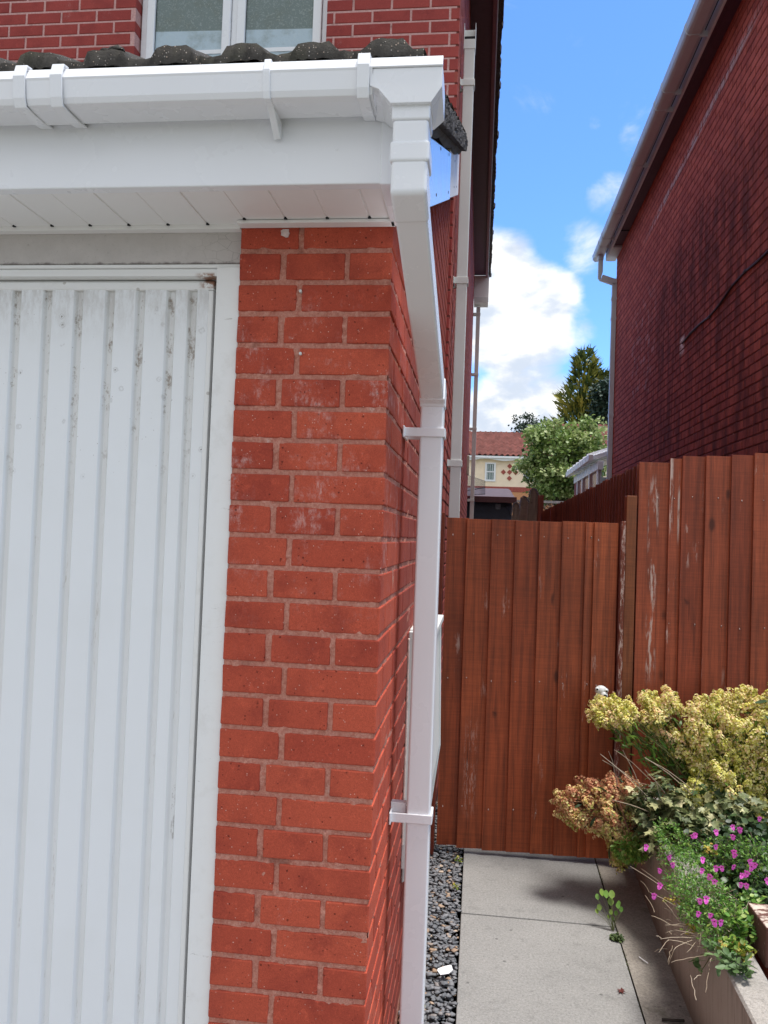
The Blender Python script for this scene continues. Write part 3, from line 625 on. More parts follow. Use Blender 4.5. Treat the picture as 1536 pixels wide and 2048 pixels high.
# verge: dark ragged mortar and tile ends climbing the gable side
e = MB(); ny, nz = 150, 6; vs = []; fs = []
for i in range(ny+1):
    yy = -.20+i*(2.42+.20)/ny; zb_ = 2.618+.4527*yy; zt_ = zb_+.070+.012*math.sin(yy*31)+random.uniform(-.006, .006)
    for j in range(nz+1):
        t = j/nz; vs.append((.088+random.uniform(-.005, .005)*(1 if 0 < j else .4)+.004*math.sin(yy*140+j*.4), yy, zb_+(zt_-zb_)*t+random.uniform(-.002, .002)))
for i in range(ny):
    for j in range(nz):
        a = i*(nz+1)+j; fs.append((a, a+nz+1, a+nz+2, a+1))
o_ = len(vs)
for i in range(ny+1):
    yy = -.20+i*2.62/ny; zb_ = 2.618+.4527*yy; vs += [(.07, yy, zb_+.002+random.uniform(-.002, .002)), (.045, yy, zb_+.003), (.0, yy, zb_+.004), (.03, yy, zb_+.085)]
for i in range(ny):
    a = o_+i*4; c0 = i*(nz+1); fs += [(c0, a, a+4, c0+nz+1), (a, a+1, a+5, a+4), (a+1, a+2, a+6, a+5), (c0+nz, c0+nz+nz+1, a+7, a+3)]
e.add(vs, fs, (.5, .5, .5)); e.build('verge', VERGE, H)
e = MB(); vs = []; fs = []
for i in range(61):
    yy = .1+i*2.3/60; zb_ = 2.618+.4527*yy; dz = .012+.016*abs(math.sin(yy*4.1))+random.uniform(0, .004)
    vs += [(.047, yy, zb_-dz), (.056, yy, zb_-dz*.6), (.064, yy, zb_+.004), (.047, yy, zb_+.004)]
for i in range(60):
    a = i*4; fs += [(a, a+1, a+5, a+4), (a+1, a+2, a+6, a+5)]
e.add(vs, fs); e.build('mortar_bedding', BEDM, H)

# --- garage roof tiles: rolled concrete tiles, courses up the slope
e = MB(); ridge = .0235
def roll(x):      # cross profile of the tiles, period .150 matching the humps in the eaves row
    t = ((x+.748+.075) % .1505)/.1505
    if t < .16 or t > .84: return 0.0
    k = min((t-.16)/.14, (.84-t)/.14, 1.0); return ridge*k*k*(3-2*k)
xsn = [-2.6+.0108*i for i in range(250) if -2.6+.0108*i < .086]
for c in range(10):
    y0 = -.258+c*.285; vs = []; fs = []; n = len(xsn)
    for iy, (yy, lift) in enumerate(((y0, .0), (y0+.05, .0), (y0+.15, -.002), (y0+.30, -.014))):
        for x in xsn:
            rn = random.uniform(-.0022, .0022)
            zz = 2.6175+.4527*(yy-YF)+lift+.012+roll(x)*(1+.08*math.sin(x*11))+rn
            vs.append((x, yy+(random.uniform(-.003, .003) if iy == 0 else 0), zz))
    for iy in range(3):
        for i in range(n-1): a = iy*n+i; fs.append((a, a+1, a+n+1, a+n))
    o2 = len(vs)
    for i, x in enumerate(xsn): vs.append((x, y0+.003+random.uniform(-.002, .002), 2.622+.4527*(y0-YF)-.012+roll(x)*.35+random.uniform(-.002, .002)))
    for i in range(n-1): fs.append((o2+i, o2+i+1, i+1, i))
    e.add(vs, fs)
for (x, r_) in ((-.575, .013), (-.60, .009), (-.24, .007), (-1.1, .012)):      # moss cushions on the eaves tiles
    vs = []; c = Vector((x, -.246, 2.616+roll(x)))
    for k in range(6):
        for l in range(10):
            ph, th = math.pi*.5*k/5, 2*math.pi*l/10; rr = r_*random.uniform(.85, 1.12); vs.append(c+Vector((rr*1.5*math.cos(ph)*math.cos(th), rr*math.cos(ph)*math.sin(th), rr*.9*math.sin(ph))))
    e.add(vs, [(k*10+l, k*10+(l+1) % 10, (k+1)*10+(l+1) % 10, (k+1)*10+l) for k in range(5) for l in range(10)])
rt = e.build('garage_roof', TILE, H, smooth=True)
e = MB(); e.prism([(YF+.013, 2.50), (YF+.013, 2.600), (2.69, 3.90), (2.69, 3.80)], 'x', -2.6, .0); e.build('roof_deck', DARKGAP, H)

# --- gutter
GY = -.326
gp = [(YF-.002, 2.545), (YF-.002, 2.500), (-.246, 2.4885), (-.305, 2.4865), (GY+.004, 2.4885), (GY, 2.497), (GY-.0045, 2.531), (GY-.0065, 2.534), (GY+.004, 2.556), (GY+.008, 2.557)]
e = MB(); e.sheet(gp, 'x', -2.8, -.012, .0028); gu = e.build('gutter', PVC, H, bevel=.0012)
def bracket(xa, xb, name='gutter_bracket'):
    k = MB(); o_ = .0052
    pr = [(YF-.001, 2.49), (-.262, 2.4885-o_), (-.305, 2.4865-o_), (GY-.001, 2.4865-o_), (GY-o_-.001, 2.495), (GY-.0055-o_, 2.531), (GY-.0065-o_, 2.536), (GY+.001-o_, 2.5605), (GY+.012, 2.5625)]
    k.sheet(pr, 'x', xa, xb, .0045); return k.build(name, PVC, gu, bevel=.0015)
bracket(-.748, -.722); bracket(-.669, -.643); bracket(-.042, -.018)
e = MB(); e.sheet([(q_[0]-.0016, q_[1]-.0016) for q_ in gp[2:]], 'x', -.7225, -.6685, .004); e.build('gutter_union', PVC, gu, bevel=.001)
k = MB(); pr = [(YF-.001, 2.452), (YF-.012, 2.446), (-.300, 2.481), (GY-.002, 2.482), (GY-.0062, 2.495), (GY-.0117, 2.531), (GY-.0117, 2.536), (GY-.004, 2.5605), (GY+.012, 2.5625), (GY+.012, 2.558), (GY-.001, 2.556), (GY-.007, 2.534), (GY-.001, 2.490), (-.300, 2.4855), (YF-.001, 2.4855)]
k.prism(pr, 'x', -.2285, -.2145); k.build('gutter_bracket', PVC, gu, bevel=.0015)
# running outlet at the corner: deeper box whose face drops to the square spigot
OX0, OX1, OF = -.0175, .1225, GY-.0085
SX0, SX1, SY0, SY1 = .0265, .1005, -.322, -.248
e = MB()
fp = [(OX0, 2.500), (OX0, 2.533), (OX1, 2.533), (OX1, 2.494), (SX1+.002, 2.464), (SX0-.002, 2.464), (OX0+.018, 2.492)]
nf = len(fp); vs = [(x, OF+(.003 if zz > 2.53 else .002), zz) for x, zz in fp]
bp = [(OX0, 2.485), (OX0, 2.533), (OX1, 2.533), (OX1, 2.480), (SX1+.002, 2.462), (SX0-.002, 2.462), (OX0+.018, 2.480)]
vs += [(x, YF-.004, zz) for x, zz in bp]
e.add(vs, [tuple(range(nf)), tuple(range(2*nf-1, nf-1, -1))]+[(i, nf+i, nf+(i+1) % nf, (i+1) % nf) for i in range(nf)])
e.prism([(OF, 2.5335), (OF-.001, 2.535), (OF+.009, 2.558), (OF+.013, 2.558), (OF+.013, 2.5335)], 'x', OX0, OX1)
e.box(OX0+.01, OX1-.001, OF+.011, YF-.004, 2.5335, 2.547)
ou = e.build('gutter_outlet', PVC, gu, bevel=.004, seg=4)
def sq_tube(mb, path, hw=.0325):      # square section pipe through 3-D points, section kept square to X
    vs = []; n = len(path)
    P_ = [Vector(p_) for p_ in path]
    for i, p_ in enumerate(P_):
        d0 = (P_[i]-P_[max(i-1, 0)]); d1 = (P_[min(i+1, n-1)]-P_[i])
        if d0.length < 1e-6: d0 = d1
        if d1.length < 1e-6: d1 = d0
        d0.normalize(); d1.normalize(); d = (d0+d1).normalized(); ax = Vector((1, 0, 0)); ax = (ax-d*ax.dot(d)).normalized(); bx = d.cross(ax)
        sc_ = 1/max(d.dot(d0), .5)
        for sx, sy in ((-1, -1), (1, -1), (1, 1), (-1, 1)): vs.append(p_+ax*hw*sx+bx*hw*sy*sc_)
    fs = [(i*4+k_, i*4+(k_+1) % 4, (i+1)*4+(k_+1) % 4, (i+1)*4+k_) for i in range(n-1) for k_ in range(4)]+[(3, 2, 1, 0), tuple(range((n-1)*4, n*4))]
    mb.add(vs, fs)
dp = bpy.data.objects.new('downpipe', None); COL.objects.link(dp); dp.parent = H; dp.matrix_parent_inverse = H.matrix_world.inverted()
UX, UY = .0635, -.285; LX, LY = .0795, .420
e = MB(); e.box(UX-.0375, UX+.0375, UY-.0375, UY+.0375, 2.437, 2.468); e.build('spigot', PVC, dp, bevel=.004, seg=3)
e = MB(); e.box(UX-.035, UX+.035, UY-.035, UY+.035, 2.37, 2.439); e.build('short_pipe', PVC, dp, bevel=.007, seg=4)
e = MB(); e.box(UX-.0385, UX+.0385, UY-.0385, UY+.0385, 2.355, 2.396); e.build('upper_socket', PVC, dp, bevel=.006, seg=4)
zk = 2.318; dirn = Vector((LX-UX, LY-UY, 2.03-zk)).normalized()
e = MB(); sq_tube(e, [(UX, UY, 2.36), (UX, UY, zk), tuple(Vector((UX, UY, zk))+dirn*.058)], .0355); e.build('top_bend', PVC, dp, bevel=.008, seg=4)
e = MB(); sq_tube(e, [tuple(Vector((UX, UY, zk))+dirn*.045), tuple(Vector((LX, LY, 2.03))-dirn*.03)], .0325); e.build('offset_pipe', PVC, dp, bevel=.006, seg=4)
e = MB(); sq_tube(e, [tuple(Vector((LX, LY, 2.03))-dirn*.045), (LX, LY, 2.03), (LX, LY, 1.998)], .0355); e.build('lower_bend', PVC, dp, bevel=.006, seg=4)
e = MB(); e.box(LX-.0325, LX+.0325, LY-.0325, LY+.0325, .03, 2.01); e.build('pipe', PVC, dp, bevel=.006, seg=4)
for zc in (1.926, .862):
    e = MB(); yc = LY
    e.box(.001, LX+.038, yc-.0385, yc-.0330, zc-.0125, zc+.0125); e.box(LX+.0330, LX+.0385, yc-.0335, yc+.034, zc-.0125, zc+.0125)
    e.box(.001, LX+.038, yc+.0330, yc+.0385, zc-.0125, zc+.0125); e.box(.001, .006, yc-.052, yc+.052, zc-.016, zc+.016)
    e.box(.001, .043, yc-.012, yc+.012, zc+.0, zc+.034) if zc < 1 else None
    e.build('pipe_clip', PVC, dp, bevel=.0015)

# --- white cable / sealant strip, meter box
e = MB(); yy = .83; e.prism([(yy-.006, .62), (yy+.006, .62), (yy+.002, 1.0), (yy-.02, 1.30), (yy-.034, 1.30), (yy-.012, 1.0)], 'x', 0, .006); e.build('sealant_strip', plain('cream_sealant', (.62, .48, .42), .8, .3, 60), H, bevel=.002)
e = MB(); y0, y1 = .86, 1.42
e.prism([(.0, 1.30), (.072, 1.285), (.088, .80), (.054, .52), (.0, .48)], 'y', y0, y1)
mbx = e.build('meter_box', PVO, H, bevel=.006, seg=3)
e = MB(); e.box(.0, .02, y0-.03, y0-.002, .54, 1.32); e.prism([(.0, 1.32), (.080, 1.305), (.094, .80), (.058, .50), (.0, .46)], 'y', y1+.002, y1+.02); e.box(0, .09, y0, y1+.0015, 1.302, 1.325); e.build('meter_box_frame', PVO, mbx, bevel=.003)

# --- old downpipe on the house side wall
op = bpy.data.objects.new('old_downpipe', None); COL.objects.link(op); op.parent = H; op.matrix_parent_inverse = H.matrix_world.inverted()
OXc, OYc = .0675, 3.04
e = MB(); e.box(OXc-.0325, OXc+.0325, OYc-.0325, OYc+.0325, .05, 4.66); e.build('pipe', PVO, op, bevel=.004)
e = MB()
for (a, b_, c_, d_) in ((-.036, -.033, -.036, .036), (.033, .036, -.036, .036), (-.033, .033, .033, .036)): e.box(OXc+a, OXc+b_, OYc+c_, OYc+d_, 4.64, 4.80)
e.box(OXc-.033, OXc+.033, OYc-.036, OYc-.033, 4.64, 4.70); e.box(OXc-.033, OXc+.033, OYc-.004, OYc-.001, 4.735, 4.74); e.build('open_socket', PVO, op, bevel=.001)
e = MB(); e.box(OXc-.0325, OXc+.0325, OYc-.0305, OYc+.0305, 4.662, 4.72); e.build('pipe_mouth', DARKGAP, op)
for zc in (4.43, 3.205, 2.09):
    e = MB(); e.box(.016, OXc+.038, OYc-.0385, OYc-.0330, zc-.02, zc+.02); e.box(OXc+.0330, OXc+.0385, OYc-.0335, OYc+.034, zc-.02, zc+.02); e.box(.016, .021, OYc-.055, OYc+.05, zc-.02, zc+.02); e.box(.016, .042, OYc-.005, OYc+.005, zc-.04, zc-.02)
    e.build('pipe_clip', PVO, op, bevel=.0015)
# rear downpipe
rp = bpy.data.objects.new('rear_downpipe', None); COL.objects.link(rp); rp.parent = H; rp.matrix_parent_inverse = H.matrix_world.inverted()
e = MB(); e.box(.062, .127, 11.33, 11.395, .05, 5.47); e.build('pipe', PVO, rp, bevel=.003)
for zc in (5.35, 4.35, 3.45, 2.28):
    e = MB(); e.box(.015, .132, 11.325, 11.40, zc-.02, zc+.02); e.build('pipe_clip', PVO, rp)
# --- side eaves
ea = bpy.data.objects.new('eaves', None); COL.objects.link(ea); ea.parent = H; ea.matrix_parent_inverse = H.matrix_world.inverted()
ES = 5.95
e = MB(); e.box(.0155, .197, 2.3, 11.2, ES, ES+.02)
for k in range(1, 3): pass
e.build('soffit', MAROON, ea)
e = MB(); e.box(.1975, .233, 2.3, 11.45, ES-.035, ES+.20); e.build('fascia', MAROON2, ea, bevel=.003)
e = MB(); e.box(.2335, .240, 2.3, 11.3, ES-.01, ES+.19); e.box(.0155, .255, 11.2, 11.48, ES-.36, ES-.002); e.build('box_end', PVS, ea, bevel=.004)
e = MB(); e.box(.02, .25, 11.19, 11.47, ES-.45, ES-.361); e.build('box_end_base', PVO, ea)
e = MB(); vs = []; fs = []; ny = 190
for i in range(ny+1):
    yy = 2.1+i*(11.35-2.1)/ny; rx = .279+random.uniform(-.008, .008)+(.012 if i % 19 == 0 else 0)
    vs += [(.2405, yy, ES+.015+random.uniform(-.006, .004)), (rx, yy, ES+.02+random.uniform(-.01, .01)), (rx+.002, yy, ES+.075), (.15, yy, ES+.11+.0)]
for i in range(ny):
    a = i*4; fs += [(a, a+4, a+5, a+1), (a+1, a+5, a+6, a+2), (a+2, a+6, a+7, a+3)]
e.add(vs, fs, (.5, .5, .5)); e.build('eaves_tiles', TILE, ea)
e = MB(); e.prism([(.26, ES+.06), (-3.2, ES+2.4), (-6.6, ES+.06), (-6.6, ES+.0), (-3.2, ES+2.3), (.24, ES+.022)], 'y', 2.35, 11.3); e.build('main_roof', TILE, H)
# net basket bracket on the rear corner, cream box
e = MB(); e.box(.0155, .05, 9.9, 10.02, 2.58, 2.86); e.build('alarm_box', plain('cream_plastic', (.55, .52, .42), .5), H, bevel=.004)

# black net basket hanging at the rear corner
NB = thing('net_basket', 'black mesh basket fixed high on the corner of the near house', 'basket', (.2, 11.6, 2.3))
e = MB(); A_ = at(934, 950, 11.6); B_ = at(970, 962, 11.6); C_ = at(970, 988, 11.6); D_ = at(934, 990, 11.6)
A_, B_, C_, D_ = [Vector(q_) for q_ in (A_, B_, C_, D_)]
for dy in (0, .22):
    o3 = Vector((0, dy, 0))
    for k in range(25):
        t = k/24; e.tube([A_.lerp(B_, t)+o3, D_.lerp(C_, t)+o3], .0011, 3)
    for k in range(21):
        t = k/20; e.tube([A_.lerp(D_, t)+o3, B_.lerp(C_, t)+o3], .0011, 3)
for t in (0, .33, .66, 1): e.tube([A_.lerp(B_, t), A_.lerp(B_, t)+Vector((0, .22, 0))], .002, 4)
e.build('mesh', BLACKPL, NB)
e = MB(); e.tube([A_+Vector((-.06, 0, -.04)), D_+Vector((-.03, 0, .07)), B_.lerp(C_, .5)], .008, 6); e.tube([A_, B_, C_, D_, A_], .006, 5); e.build('frame', BLACKPL, NB)

# ================================================================== RIGHT HOUSE
RH = thing('brick_house', 'tall dark red brick house on the right with damp stained side wall', 'house', (5, 6.5, 0))
RX = 2.146; RY0, RY1 = 2.75, 10.38
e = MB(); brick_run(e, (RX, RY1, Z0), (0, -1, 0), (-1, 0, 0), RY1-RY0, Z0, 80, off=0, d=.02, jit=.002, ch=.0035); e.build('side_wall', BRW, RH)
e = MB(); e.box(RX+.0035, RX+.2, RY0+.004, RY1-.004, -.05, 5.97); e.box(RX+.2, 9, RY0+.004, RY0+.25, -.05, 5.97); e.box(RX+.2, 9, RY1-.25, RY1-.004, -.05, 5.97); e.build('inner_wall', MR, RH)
e = MB(); e.box(2.02, RX-.001, RY0-.2, RY1+.12, 5.965, 5.985); e.box(2.058, 2.066, RY0-.2, RY1+.1, 5.960, 5.9645); sfr = e.build('soffit', MAROON, RH)
e = MB(); e.box(2.02, RX-.001, 9.35, 9.375, 5.955, 5.9645); e.build('soffit_joint', DARKGAP, sfr)
e = MB(); e.box(2.02, RX, RY1-.45, RY1+.13, 5.93, 5.9645); e.build('box_end', PVL, RH, bevel=.003)
e = MB(); e.box(2.000, 2.0195, RY0-.2, RY1+.13, 5.935, 6.15); e.build('fascia', pvc('lilac_white_pvc', (.66, .66, .70), .4, .25), RH, bevel=.003)
rg = MB(); gp2 = [(1.985, 6.075), (1.975, 6.0), (1.935, 5.962), (1.86, 5.957), (1.835, 5.965), (1.822, 5.985), (1.815, 6.04), (1.818, 6.06), (1.83, 6.07)]
rg.sheet(gp2, 'y', RY0-.3, RY1+.22, -.003); rgo = rg.build('gutter', PVL, RH, bevel=.0015)
for yb in (3.4, 4.2, 5.063, 5.947, 6.264, 7.452, 8.802, 9.683, 10.0):
    k = MB(); k.sheet([(a+(-.006 if a < 1.9 else 0), z_-.006) for a, z_ in gp2], 'y', yb-.022, yb+.022, -.008); k.box(1.93, 2.0, yb-.006, yb+.006, 5.95, 6.0); k.build('gutter_bracket', PVL, rgo)
k = MB(); k.prism([(1.985, 6.05), (1.972, 5.995), (1.935, 5.96), (1.855, 5.955), (1.82, 5.985), (1.812, 6.06)], 'y', RY1+.22, RY1+.228); k.build('gutter_stop_end', PVL, rgo)
rd = bpy.data.objects.new('downpipe', None); COL.objects.link(rd); rd.parent = RH; rd.matrix_parent_inverse = RH.matrix_world.inverted()
dY = 10.33
e = MB(); e.box(1.862, 1.94, dY-.039, dY+.039, 5.88, 5.965); e.box(1.868, 1.934, dY-.033, dY+.033, 5.70, 5.88); e.build('outlet', PVL, rd, bevel=.004)
e = MB(); e.hexa([(1.868, dY-.034, 5.62), (1.90, dY-.034, 5.575), (1.90, dY+.034, 5.575), (1.868, dY+.034, 5.62), (1.868, dY-.034, 5.70), (1.934, dY-.034, 5.70), (1.934, dY+.034, 5.70), (1.868, dY+.034, 5.70)])
e.prism([(1.90, 5.576), (2.115, 5.50), (2.145, 5.54), (2.145, 5.60), (2.105, 5.60), (1.934, 5.66)], 'y', dY-.033, dY+.033); e.build('swan_neck', PVL, rd, bevel=.003)
e = MB(); e.box(2.078, 2.144, dY-.033, dY+.033, .03, 5.53); e.build('pipe', PVL, rd, bevel=.004)
for zc in (5.30, 5.0, 3.55, 2.0):
    e = MB(); e.box(2.073, 2.149, dY-.039, dY+.039, zc-.025, zc+.025); e.build('pipe_clip', PVL, rd)
e = MB(); e.prism([(1.99, 6.10), (5.2, 8.3), (8.6, 6.10), (8.6, 6.02), (5.2, 8.2), (2.0, 6.04)], 'y', RY0-.25, RY1+.1); e.build('main_roof', TILE, RH)
e = MB(); cpts = []
for k in range(15):
    t = k/14; cpts.append((RX-.008-.003*math.sin(k*2.1), 1.9+t*(6.25-1.9), 3.70-.03*math.sin(t*9)-.04*t+.02*math.sin(t*23)))
e.tube(cpts, .009, 6); cb = e.build('cable', CABLE, RH)
for k in (5, 8, 11): e = MB(); e.tube([Vector(cpts[k])-Vector((0, .02, 0)), Vector(cpts[k])+Vector((0, .02, 0))], .015, 6); e.build('cable_cleat', CABLE, cb)
# conservatory behind the right house
CV = thing('conservatory', 'white framed conservatory with low brick piers behind the right house', 'conservatory', (3, 12, 0))
e = MB(); c0, c1 = at(1222, 903, 10.7), at(1166, 948, 13.6)
zc = 2.92; xa = 1.99
def cvp(x, y, z): return (x, y, z)
e.prism([(xa-.10, zc-.02), (xa-.10, zc+.05), (xa+2.5, zc+.95), (xa+2.5, zc+.88)], 'y', 10.55, 13.7)
e.box(xa-.16, xa-.09, 10.5, 13.72, zc-.03, zc+.06); e.build('roof', PVC, CV, bevel=.004)
e = MB()
for k in range(7): yk = 10.8+k*.46; e.prism([(xa-.15, zc+.061), (xa-.15, zc+.10), (xa+2.4, zc+1.0), (xa+2.4, zc+.96)], 'y', yk, yk+.05)
e.build('roof_bar', PVC, CV)
e = MB(); e.box(xa-.02, xa+.06, 10.5, 13.6, zc-.16, zc-.03); e.box(xa+.06, xa+2.4, 13.5, 13.6, 0, zc-.03)
for yk in (10.6, 11.5, 12.4, 13.1): e.box(xa-.01, xa+.05, yk, yk+.10, .5, zc-.16)
e.box(xa-.01, xa+.05, 10.6, 13.2, 1.9, 1.98); e.build('window_frame', PVC, CV, bevel=.003)
e = MB(); e.box(xa-.005, xa+.10, 13.25, 13.6, 0, zc-.17); e.box(xa-.005, xa+.10, 10.5, 13.2, 0, .5); e.build('brick_pier', plain('conservatory_brick', (.36, .09, .06), .9, .2, 40), CV)
e = MB(); e.box(xa+.02, xa+.03, 10.6, 13.2, .5, zc-.16); e.build('glass', plain('painted_reflection_glass', (.30, .085, .065), .2, .3, 4), CV)  # red reflection put into the glass base colour

# ================================================================== GATE, POSTS, FENCES
def board(mb, xa, xb, y, z0_, z1_, lt=.014, rt=.005, ov=.014):
    """feather-edge board: thick proud left edge, thin right edge tucked under the next one"""
    xb2 = xb+ov; t = (random.random(), random.random(), random.random()); w1 = random.uniform(-.0015, .0015)
    a0 = xa+random.uniform(-.001, .001)
    mb.hexa([(a0+w1, y-lt, z0_), (xb2, y-rt+.004, z0_), (xb2, y, z0_), (a0+w1, y, z0_), (a0, y-lt, z1_), (xb2, y-rt+.004, z1_), (xb2, y, z1_), (a0, y, z1_)], t)
GT = thing('garden_gate', 'reddish brown feather-edge board gate across the alley between the houses', 'gate', (.5, 2.41, 0))
gbx = [.052, .157, .287, .410, .535, .652, .770, .815, .936]
e = MB()
for k in range(8): board(e, gbx[k], gbx[k+1], 2.425, .028+random.uniform(-.006, .006)+(.0 if k else .012), 1.744+random.uniform(-.003, .003), .016, .005, .010 if k < 7 else 0)
e.build('board_panel', GATE, GT, bevel=.0012)
for zz in (.2, .85, 1.45): e = MB(); e.box(.07, .93, 2.426, 2.46, zz, zz+.1); e.build('rail', DFEN, GT)
for k in range(8):
    for zz in (1.66, .905, .24):
        e = MB(); xx = gbx[k]+.028+random.uniform(-.008, .008); yy = 2.425-.0135; e.tube([(xx, yy-.0022, zz+random.uniform(-.012, .012)), (xx, yy+.003, zz)], .003, 6); e.build('nail', NAILW, GT)
e = MB(); e.box(.948, .9685, 2.395, 2.44, .03, 1.755); sb_ = tag(e.build('closing_batten', FLK, None, bevel=.002), 'narrow batten with flaking white paint between gate and post', 'batten')
e = MB(); e.box(.970, 1.0215, 2.40, 2.47, 0, 1.888); tag(e.build('gate_post', POST, None, bevel=.003), 'square timber gate post between the gate and the tall fence panel', 'post')
e = MB(); e.box(.001, .040, 2.36, 2.46, 0.0, 1.77); tag(e.build('gate_post', DFEN, None, bevel=.003), 'dark timber gate post fixed to the house wall behind the downpipe', 'post')
FP = thing('timber_fence', 'tall red-brown board fence panel with flaking white streaks beside the gate', 'fence', (1.5, 2.41, 0))
pb = [1.030, 1.183, 1.247, 1.362, 1.487, 1.597, 1.70, 1.81, 1.93, 2.04, 2.13]; ptz = [2.064, 2.086, 2.100, 2.104, 2.112, 2.124, 2.130, 2.133, 2.14, 2.145]
e = MB()
for k in range(10): board(e, pb[k], pb[k+1], 2.425, .10, ptz[k], .015, .005, .012 if k < 9 else 0)
e.build('board_panel', PANEL, FP, bevel=.0012)
for zz in (1.75, 1.0, .3): e = MB(); e.box(1.03, 2.13, 2.426, 2.465, zz, zz+.08); e.build('rail', DFEN, FP)
for k in range(10):
    for zz in (1.885, 1.235, .60):
        e = MB(); xx = pb[k]+(.6 if k != 1 else .4)*(pb[k+1]-pb[k])+random.uniform(-.02, .02); e.tube([(xx, 2.4125, zz+random.uniform(-.01, .01)), (xx, 2.42, zz)], .003, 6); e.build('nail', NAILW, FP)
BF = thing('boundary_fence', 'long dark board fence running back between the two houses', 'fence', (1.07, 6, 0))
e = MB(); y = 2.50; k = 0
while y < 9.4:
    y1 = y+.11; xo = 1.040+.005*(y-2.5); t = tuple(random.random() for _ in range(3)); zt_ = 2.055+random.uniform(-.006, .010)
    e.hexa([(xo-.004, y, .1), (xo+.014, y, .1), (xo+.014, y1+.01, .1), (xo+.008, y1+.01, .1), (xo-.004, y, zt_), (xo+.014, y, zt_), (xo+.014, y1+.01, zt_), (xo+.008, y1+.01, zt_)], t); y = y1; k += 1
e.build('board_panel', DFEN, BF)
for zz in (.4, 1.7): e = MB(); e.box(1.06, 1.10, 2.5, 9.4, zz, zz+.08); e.build('rail', DFEN, BF)
for yk in (4.3, 6.1, 7.9, 9.4): e = MB(); e.box(1.065, 1.14, yk, yk+.075, 0, 2.03); e.build('post', DFEN, BF)
# weathered scalloped fence sections past the end, seen edge on
g3 = 'weathered scallop-topped fence boards'
labels = ('lowest and farthest weathered scallop-topped board beside the dark shed', 'middle weathered scallop-topped board between two others', 'tallest weathered scallop-topped board against its dark post')
for i, (xL, xR, yt, yb_) in enumerate(((1024, 1042, 1006, 1013), (1041, 1058, 994, 1007), (1058, 1080, 978, 1002))):
    Yk = 12.2-.9*i; a = at(xL, yt+24, Yk); p1 = at((xL+xR)/2-2, yt, Yk); p2 = at(xR, yb_, Yk); bt = at(xL, 1080, Yk)
    prof = [(a[0]-.02, .2), (a[0]-.02, a[2]-.1), (a[0]+.01, a[2]+.01), (p1[0]-.03, p1[2]-.02), (p1[0], p1[2]), (p1[0]+.03, p1[2]-.015), (p2[0], p2[2]), (p2[0]+.01, .2)]
    t_ = thing('scalloped_board', labels[i], 'fence', (p1[0], Yk, 0), g3)
    e = MB(); e.prism(prof, 'y', Yk, Yk+.04); e.build('board', OLDW, t_, bevel=.004)
    e = MB(); top = [(a[0]+.0, a[2]+.005), (p1[0]-.03, p1[2]-.015), (p1[0], p1[2]+.004), (p1[0]+.03, p1[2]-.01), (p2[0]+.01, p2[2]+.002)]
    e.sheet(top, 'y', Yk-.02, Yk+.07, .02); e.build('capping', plain('grey_capping', (.16, .14, .15), .8, .3, 30), t_)
e = MB(); a = at(1077, 990, 10.2); b2 = at(1088, 990, 10.2); e.box(a[0], b2[0], 10.2, 10.28, 0, a[2]); tag(e.build('fence_post', DFEN, None, bevel=.004), 'dark square post at the right of the scalloped boards', 'post')
# lattice trellis behind
LT = thing('trellis_fence', 'pale lattice trellis fence in front of the bushy tree', 'fence', (1.5, 15, 0))
a = at(1086, 1003, 15); b2 = at(1165, 1003, 15); zt_ = a[2]; e = MB(); e.box(a[0]-1.6, b2[0]+1, 15, 15.06, zt_-.03, zt_+.02); e.box(a[0]-1.6, b2[0]+1, 15, 15.06, zt_-.42, zt_-.38); e.box(a[0]-1.6, b2[0]+1, 15.02, 15.05, 0, zt_-.42); e.build('frame', plain('pale_timber', (.50, .42, .36), .8, .3, 20), LT)
e = MB(); L_ = .38
for k in range(36):
    xx = a[0]-1.6+k*.11
    for sgn in (1, -1):
        e.add([(xx, 15.02+(.01 if sgn > 0 else 0), zt_-.03 if sgn < 0 else zt_-.40), (xx+.03, 15.02+(.01 if sgn > 0 else 0), zt_-.03 if sgn < 0 else zt_-.40), (xx+.03+L_, 15.02+(.01 if sgn > 0 else 0), zt_-.40 if sgn < 0 else zt_-.03), (xx+L_, 15.02+(.01 if sgn > 0 else 0), zt_-.40 if sgn < 0 else zt_-.03)], [(0, 1, 2, 3)])
e.build('lattice', plain('tan_lattice', (.42, .27, .18), .8, .2, 20), LT)

# ================================================================== SHED
SH = thing('shed', 'dark blue-grey clad shed with overhanging brown felt roof', 'shed', (.3, 13.5, 0))
sx1 = at(1024, 1010, 12.6)[0]; sz = at(1000, 996, 12.6)[2]
e = MB(); z = 0.1; k = 0
while z < sz-.02:
    z1 = min(z+.145, sz); e.hexa([(-1.2, 12.588, z), (sx1, 12.588, z), (sx1, 14.6, z), (-1.2, 14.6, z), (-1.2, 12.602, z1), (sx1, 12.602, z1), (sx1, 14.6, z1), (-1.2, 14.6, z1)]); z = z1
e.build('wall', plain('blue_grey_cladding', (.045, .05, .075), .5, .2, 6), SH)
rl = at(940, 978, 12.4); rr = at(1022, 977, 12.4); re_ = at(1031, 997, 12.4); zf1 = re_[2]; zf0 = zf1-.0
e = MB(); e.hexa([(-1.4, 12.35, zf1-.02), (re_[0], 12.35, zf1-.02), (re_[0], 14.9, zf1+.30), (-1.4, 14.9, zf1+.30), (-1.4, 12.35, zf1+.005), (re_[0], 12.35, zf1+.005), (re_[0]-.05, 14.9, zf1+.33), (-1.4, 14.9, zf1+.33)]); e.build('roof', plain('brown_felt', (.10, .07, .075), .95, .2, 10), SH)
